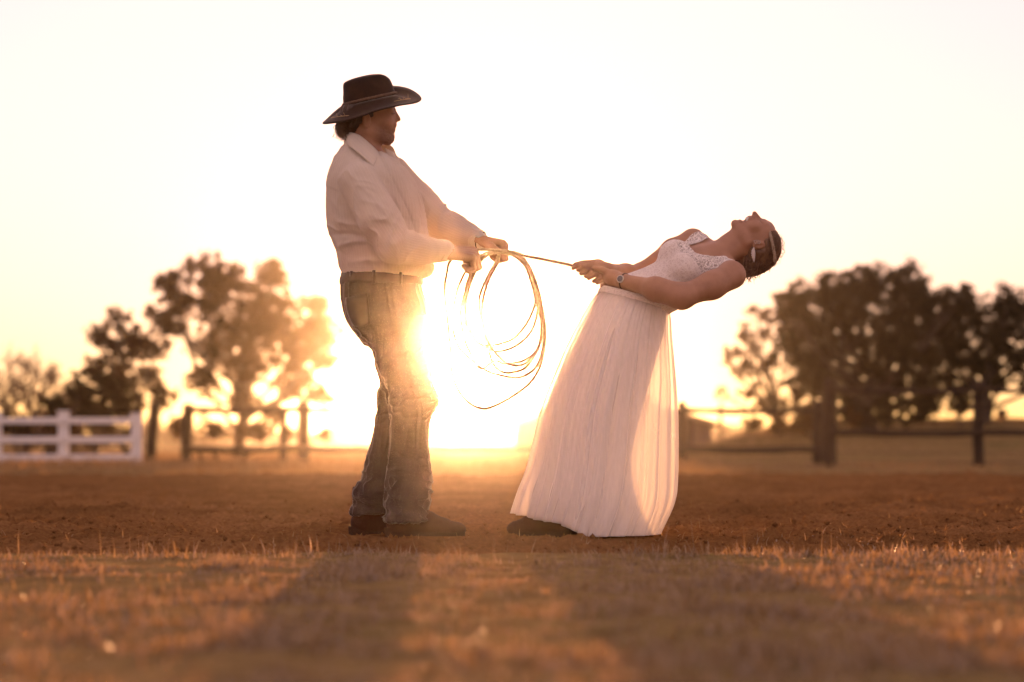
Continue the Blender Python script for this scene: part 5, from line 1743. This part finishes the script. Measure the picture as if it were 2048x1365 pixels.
def tree(name, label, base_px, d, blobs, leaf, seed, clumps=14, per=26, crad=0.42, lsize=0.11, r0=0.22, fill=0.85, group='trees beyond the fences'):
    """blobs: (px, py, radius px) of the masses of the crown; the depth spread is that of a round crown"""
    g = np.random.default_rng(seed)
    q_ = d / 90.0
    crad, lsize, r0 = crad * q_, lsize * q_, r0 * q_
    b = W(base_px, 885, d)
    b[2] = gz(b[0], d) - 0.1
    t = thing(name, b, label, 'tree', group)
    cs, rs, bc = [], [], []
    m = d / FPX
    tr = Mesher()
    cen = np.mean([W(q[0], q[1], d) for q in blobs], 0)
    spread = np.std([W(q[0], q[1], d)[0] for q in blobs]) + 0.4
    for (bx, by, br) in blobs:
        c = W(bx, by, d); c[1] += g.uniform(-1, 1) * spread * 0.9
        R_ = br * m
        bc.append((c, R_))
        k = max(4, int(2.7 * clumps * (R_ / q_) ** 1.6))
        dd = g.normal(size=(k, 3)); dd /= np.linalg.norm(dd, axis=1)[:, None]
        pp = c + dd * (R_ * (fill + 0.32) * g.random(k)[:, None] ** 0.5) * np.array([1, 1.1, 0.95])
        cs.append(pp); rs.append(crad * 0.55 * g.uniform(0.4, 1.5, k))
    cs, rs = np.concatenate(cs), np.concatenate(rs)
    v, f = leaf_cloud(cs, rs * 1.15, int(per * 1.0), lsize * 0.82, seed + 1)
    # trunk that forks, limbs to every mass, twigs to the clumps
    fork = b + (cen - b) * 0.45
    trunk = catmull([b, b + (fork - b) * 0.5 + np.array([g.normal(0, .15), g.normal(0, .15), 0]), fork, b + (cen - b) * 0.85], 0.3)
    tr.tube(trunk, np.linspace(r0 * 1.15, r0 * 0.4, len(trunk)), 9)
    for c, R_ in bc:
        i0 = int(len(trunk) * g.uniform(0.3, 0.85))
        s = trunk[i0]
        mid = s * 0.45 + c * 0.55 + np.array([g.normal(0, .2), g.normal(0, .2), -0.12 * np.linalg.norm(c - s)])
        limb = catmull([s, mid, c], 0.35)
        tr.tube(limb, np.linspace(r0 * 0.42, r0 * 0.10, len(limb)), 6)
        near = np.argsort(np.linalg.norm(cs - c, axis=1))[:10]
        for q in near:
            e = limb[int(len(limb) * g.uniform(0.4, 0.99))]
            tw = np.stack([e, (e + cs[q]) / 2 + g.normal(0, .08, 3), cs[q]])
            tr.tube(tw, np.array([r0 * 0.10, r0 * 0.07, r0 * 0.03]), 4)
    tr.build('trunk', m_bark, t)
    obj('crown', mesh_np('crown', v, f, False), leaf, t)
    return t


tree('airy_tree', 'tall airy tree with a gappy crown standing left of the man', 470, 54,
     [(405, 535, 42), (345, 570, 32), (430, 600, 48), (355, 640, 40), (450, 560, 34), (520, 590, 48), (545, 552, 28), (560, 640, 46), (625, 615, 30), (640, 670, 40),
      (500, 660, 50), (590, 700, 48), (420, 690, 40), (655, 715, 24), (350, 600, 24), (500, 735, 36), (580, 765, 38), (420, 760, 30), (630, 790, 24), (480, 800, 24), (540, 830, 26)],
     m_leafA, 101, 38, 26, 0.42, 0.105, 0.2)
tree('slim_tree', 'slim ragged tree rising behind the end of the white fence', 285, 53,
     [(240, 640, 24), (205, 670, 26), (262, 670, 26), (225, 715, 38), (285, 700, 30), (190, 740, 26), (255, 760, 30), (300, 755, 30), (320, 700, 22), (330, 800, 26), (270, 810, 22)],
     m_leafA, 102, 30, 26, 0.36, 0.10, 0.15)
tree('dark_bush', 'dense dark bush behind the white fence', 190, 51,
     [(165, 775, 26), (200, 770, 30), (235, 785, 28), (150, 800, 24), (215, 815, 32), (180, 825, 26), (250, 820, 22), (120, 810, 20)],
     m_leafB, 103, 44, 34, 0.30, 0.09, 0.10, group='bushes beyond the fences')
tree('spreading_tree', 'broad dense dark tree, largest crown on the right', 1745, 53,
     [(1765, 562, 38), (1725, 572, 36), (1685, 583, 38), (1645, 585, 36), (1605, 597, 34), (1570, 612, 30), (1805, 568, 38), (1840, 586, 36), (1875, 603, 36), (1900, 612, 30),
      (1600, 645, 38), (1650, 640, 44), (1705, 635, 46), (1765, 630, 50), (1825, 640, 48), (1880, 655, 46), (1575, 690, 34), (1625, 700, 44), (1690, 700, 48), (1755, 700, 52),
      (1820, 710, 50), (1885, 715, 46), (1610, 755, 40), (1670, 765, 44), (1735, 770, 46), (1800, 775, 46), (1865, 775, 42), (1640, 815, 34), (1700, 825, 32), (1765, 828, 32), (1830, 825, 30)],
     m_leafB, 104, 27, 34, 0.38, 0.105, 0.3)
tree('low_branching_tree', 'thin low tree with outstretched branches left of the broad tree', 1560, 54,
     [(1530, 625, 18), (1500, 618, 14), (1560, 640, 22), (1490, 665, 20), (1530, 660, 18), (1455, 715, 22), (1490, 730, 26), (1540, 730, 28), (1590, 720, 28), (1575, 670, 24), (1510, 690, 18),
      (1450, 790, 12), (1500, 790, 24), (1545, 800, 28), (1590, 780, 28), (1560, 830, 22), (1605, 830, 22)],
     m_leafA, 105, 20, 24, 0.30, 0.095, 0.14)
tree('right_edge_tree', 'dense dark tree cut by the right edge of the picture', 1965, 55,
     [(1920, 612, 34), (1960, 612, 34), (2000, 608, 34), (2040, 622, 36), (2085, 640, 40), (1915, 660, 40), (1965, 665, 42), (2020, 668, 42), (2075, 700, 42), (1920, 715, 38),
      (1970, 722, 36), (2025, 722, 36), (1900, 765, 32), (1940, 775, 28), (1995, 768, 24), (2060, 760, 26), (1900, 810, 22)],
     m_leafB, 106, 28, 32, 0.36, 0.105, 0.24)

# rank growth below and between the trees
for i, (nm, lb, bp, bl) in enumerate((
        ('scrub', 'low scrub under the airy tree', 470, [(340, 850, 18), (380, 860, 18), (430, 862, 20), (480, 865, 18), (530, 862, 18), (580, 868, 16), (640, 872, 12)]),
        ('scrub', 'low scrub behind the rails of the white fence', 80, [(20, 850, 20), (60, 855, 22), (110, 850, 22), (150, 858, 20), (200, 858, 20), (250, 862, 18), (-30, 850, 20)]),
        ('scrub', 'low scrub at the foot of the broad tree', 1620, [(1500, 850, 16), (1550, 852, 18), (1600, 848, 20), (1650, 842, 20), (1700, 835, 16)]),
        ('scrub', 'low scrub on the rise behind the right fence', 1900, [(1850, 815, 12), (1900, 818, 10), (2050, 812, 12)]))):
    tree(nm, lb, bp, 50 + i, bl, (m_leafA, m_leafA, m_leafA, m_leafB)[i], 110 + i, 60, 18, 0.28, 0.09, 0.05, group='scrub under the trees')


# bare tree at the far left: only twigs
def bare_tree(name, label, base_px, d, H, seed, spread=0.55):
    g = np.random.default_rng(seed)
    b = W(base_px, 880, d); b[2] = gz(b[0], d) - 0.1
    t = thing(name, b, label, 'tree', 'trees beyond the fences')
    tr, tw = Mesher(), Mesher()

    def grow(p, dr, L, r, lev):
        n = 4
        pts = [p]
        for _ in range(n):
            dr = nrm(dr + g.normal(0, 0.16, 3) + np.array([0, 0, 0.05]))
            pts.append(pts[-1] + dr * L / n)
        (tr if lev < 2 else tw).tube(np.array(pts), np.linspace(r, r * 0.55, n + 1), 6 if lev < 2 else 3, lev < 2)
        if lev >= 5: return
        for q in range(3 if lev < 4 else 5):
            nd_ = nrm(dr + g.normal(0, spread, 3))
            grow(pts[int(g.integers(2, n + 1))], nd_, L * g.uniform(0.6, 0.85), r * 0.66, lev + 1)
    for q in range(4):
        grow(b, nrm(np.array([g.normal(0, .35), g.normal(0, .35), 1])), H * 0.3, 0.085, 0)
    tr.build('trunk', m_bark, t)
    tw.build('crown', m_twig, t)
    return t


m_twig = simple_mat('twig', (0.16, 0.10, 0.06), (0.24, 0.15, 0.09), 3, 0.95, 0)
bare_tree('bare_tree', 'leafless pale tree at the far left edge', 45, 58, 3.5, 201)
bare_tree('bare_tree', 'small leafless bush between the bare tree and the dark bush', 112, 57, 1.9, 202)

# far hedges and woods along the skyline: read as one mass
g = np.random.default_rng(300)
cs = []
for _ in range(2000):
    d = g.uniform(260, 420)
    x = g.uniform(-0.8, 0.8) * d
    hgt = 1.2 + 2.3 * max(0, float(noise3(x * 0.02, d * 0.01, 0, 301))) + g.random()
    cs.append((x, d, g.uniform(0.2, hgt)))
v, f = leaf_cloud(np.array(cs), g.uniform(0.8, 2.0, len(cs)), 30, 0.5, 302)
tag(obj('far_woods', mesh_np('far_woods', v, f, False), m_leafB), 'hazy line of far woods on the horizon', 'woods', kind='stuff')

# ------------------------------------------------------------------ thin haze, its scatter shaped to imitate the glow of lens flare
mh, nth, outh = new_mat('flare_haze')
pv = nd(nth, 'ShaderNodeVolumePrincipled')
pv.inputs['Color'].default_value = (1.0, 0.97, 0.93, 1)
pv.inputs['Density'].default_value = HAZE_DENSITY
pv.inputs['Anisotropy'].default_value = HAZE_G
nth.links.new(pv.outputs[0], outh.inputs['Volume'])
hz = Mesher().box((0, 590, 6.0), (1990, 640, 7.5)).build('haze', mh, None, False)
tag(hz, 'thin haze added to stand in for the glow of lens flare', 'haze', kind='stuff')
